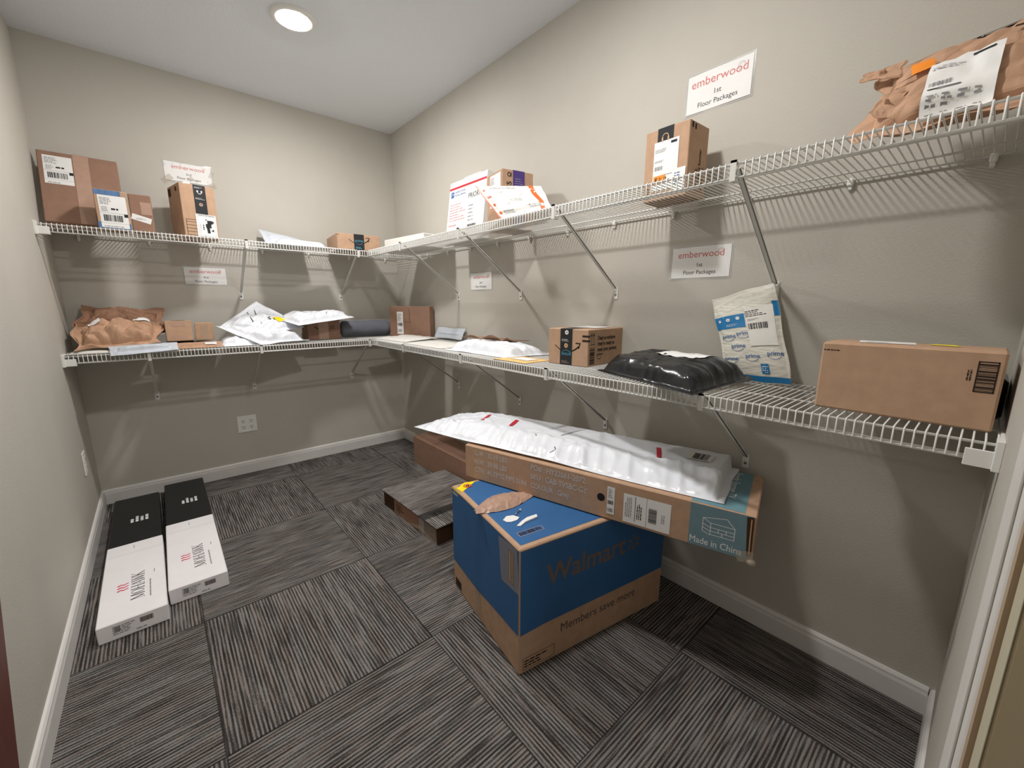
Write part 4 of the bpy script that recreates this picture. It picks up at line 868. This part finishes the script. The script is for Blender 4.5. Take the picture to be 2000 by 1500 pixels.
# big kraft bag upper right
b, S, Lu, Lv, fin = bag('kraft_bag', 'large crumpled brown paper bag at the doorway end of the upper right shelf', 'mailer', [(-.300,-2.985,SU+.004),(-.315,-3.285,SU+.004),(-.120,-3.285,1.752),(-.155,-2.990,1.712)], .034, .05, 'kraft_paper', 71, .017, 84, 70, pw=.4, fsc=9, kind='kraft', floor=SU, waves=.05)
b.frame(S, Lu*.36, Lv*.88, Lu*.72, Lv*.95, .002, 'box_ink', .008); b.bars(S, Lu*.37, Lv*.89, Lu*.71, Lv*.94, 'box_ink', 5, .008, k=22)
b.band(S, [(Lu*.10,Lv*.55),(Lu*.16,Lv*.48),(Lu*.28,Lv*.52)], .006, 'box_ink', .010, .003); b.band(S, [(Lu*.10,Lv*.55),(Lu*.13,Lv*.63)], .004, 'box_ink', .010); b.band(S, [(Lu*.70,Lv*.70),(Lu*.85,Lv*.66),(Lu*.98,Lv*.66)], .008, 'box_ink', .010)
o = fin()
def dr(t):
    t.lines(S, Lu*.36, Lv*.42, Lu*.60, Lv*.47, 2, 'label_grey', 3, .0125, .3); t.bars(S, Lu*.36, Lv*.28, Lu*.48, Lv*.32, 'label_grey', 4, .0125, k=16); t.rect(S, Lu*.36, Lv*.23, Lu*.52, Lv*.242, 'label_black', .0125); t.rect(S, Lu*.54, Lv*.50, Lu*.64, Lv*.52, 'label_black', .0125)
    for k in range(4): t.lines(S, Lu*(.365+.075*k), Lv*.10, Lu*(.42+.075*k), Lv*.19, 4, 'label_grey', k, .0125, .5)
drape(o, S, Lu*.34, Lv*.06, Lu*.68, Lv*.55, 'white_paper', 'shipping_label', 12, .011, dr)
drape(o, S, Lu*.23, Lv*.52, Lu*.35, Lv*.64, 'orange_sticker', 'orange_sticker', 5, .011, rot=.2)

kb = o
b, S, Lu, Lv, fin = bag('folded_end', '', '', [(-.215,-3.035,1.672),(-.185,-3.035,1.715),(-.190,-2.962,1.708),(-.205,-2.958,1.690)], .010, .008, 'kraft_paper', 72, .006, 24, 20, fsc=30, kind='kraft', waves=.01)
o = fin(); loc = o.location.copy(); o.parent = kb; o.location = loc-kb.location
for k in ('label','category'): del o[k]
b, S, Lu, Lv, fin = bag('folded_end', '', '', [(-.290,-3.045,1.560),(-.270,-3.055,1.620),(-.262,-3.018,1.628),(-.290,-2.998,1.585)], .014, .01, 'kraft_paper', 73, .008, 24, 20, fsc=26, kind='kraft', waves=.01)
o = fin(); loc = o.location.copy(); o.parent = kb; o.location = loc-kb.location
for k in ('label','category'): del o[k]

# long white wrapped parcel on the furniture carton
ZB = .4465+.14+.0015
b, S, Lu, Lv, fin = bag('poly_parcel', 'very long white plastic wrapped parcel with red marks on top of the furniture carton', 'mailer', [(-.355,-2.815,ZB),(-.045,-2.735,ZB),(-.405,-1.475,ZB+.004),(-.705,-1.565,ZB+.012)], .050, 0, 'poly_white', 81, .011, 64, 170, kind='parcel', pw=.26, edge=.006, fsc=10, floor=ZB, waves=.008)
for (px, py, L, r) in ((.62,.30,.10,0),(.60,.62,.10,0),(.60,1.16,.10,0)):
    pass
for vy, ux in ((.24,.56),(.87,.60),(1.03,.62)):
    b.band(S, [(Lu*ux-.045,vy-.012),(Lu*ux,vy),(Lu*ux+.055,vy+.016)], .016, 'ink_red', .0022)
b.band(S, [(Lu*.50,.62),(Lu*.72,.60),(Lu*.93,.57)], .006, 'label_grey', .0016, .003)
b.band(S, [(Lu*.08,.60),(Lu*.14,.585),(Lu*.20,.60)], .003, 'label_black', .0016)
b.band(S, [(Lu*.30,.70),(Lu*.34,.71)], .003, 'label_black', .0016)
o = fin()
def dr(t): t.bars(S, Lu*.60, .085, Lu*.80, .135, 'label_black', 5, .0034, False, 24)
drape(o, S, Lu*.57, .07, Lu*.83, .15, 'flat_white_mailer', 'shipping_label', 8, .0026, dr)

# reddish board at the lower left edge
b = MB()
pts = [(-2.60,0),(-2.192,0),(-2.192+.407*.72,.72),(-2.60,.72)]
vs = [(-1.895,y,z) for y, z in pts]+[(-1.877,y,z) for y, z in pts]
b.add(vs, [(0,1,2,3),(7,6,5,4),(0,4,5,1),(1,5,6,2),(2,6,7,3),(3,7,4,0)], 'red_wood')
o = b.build('wooden_board'); tag(o, 'dark reddish brown wooden board against the left wall at the photo\'s lower left edge', 'board')
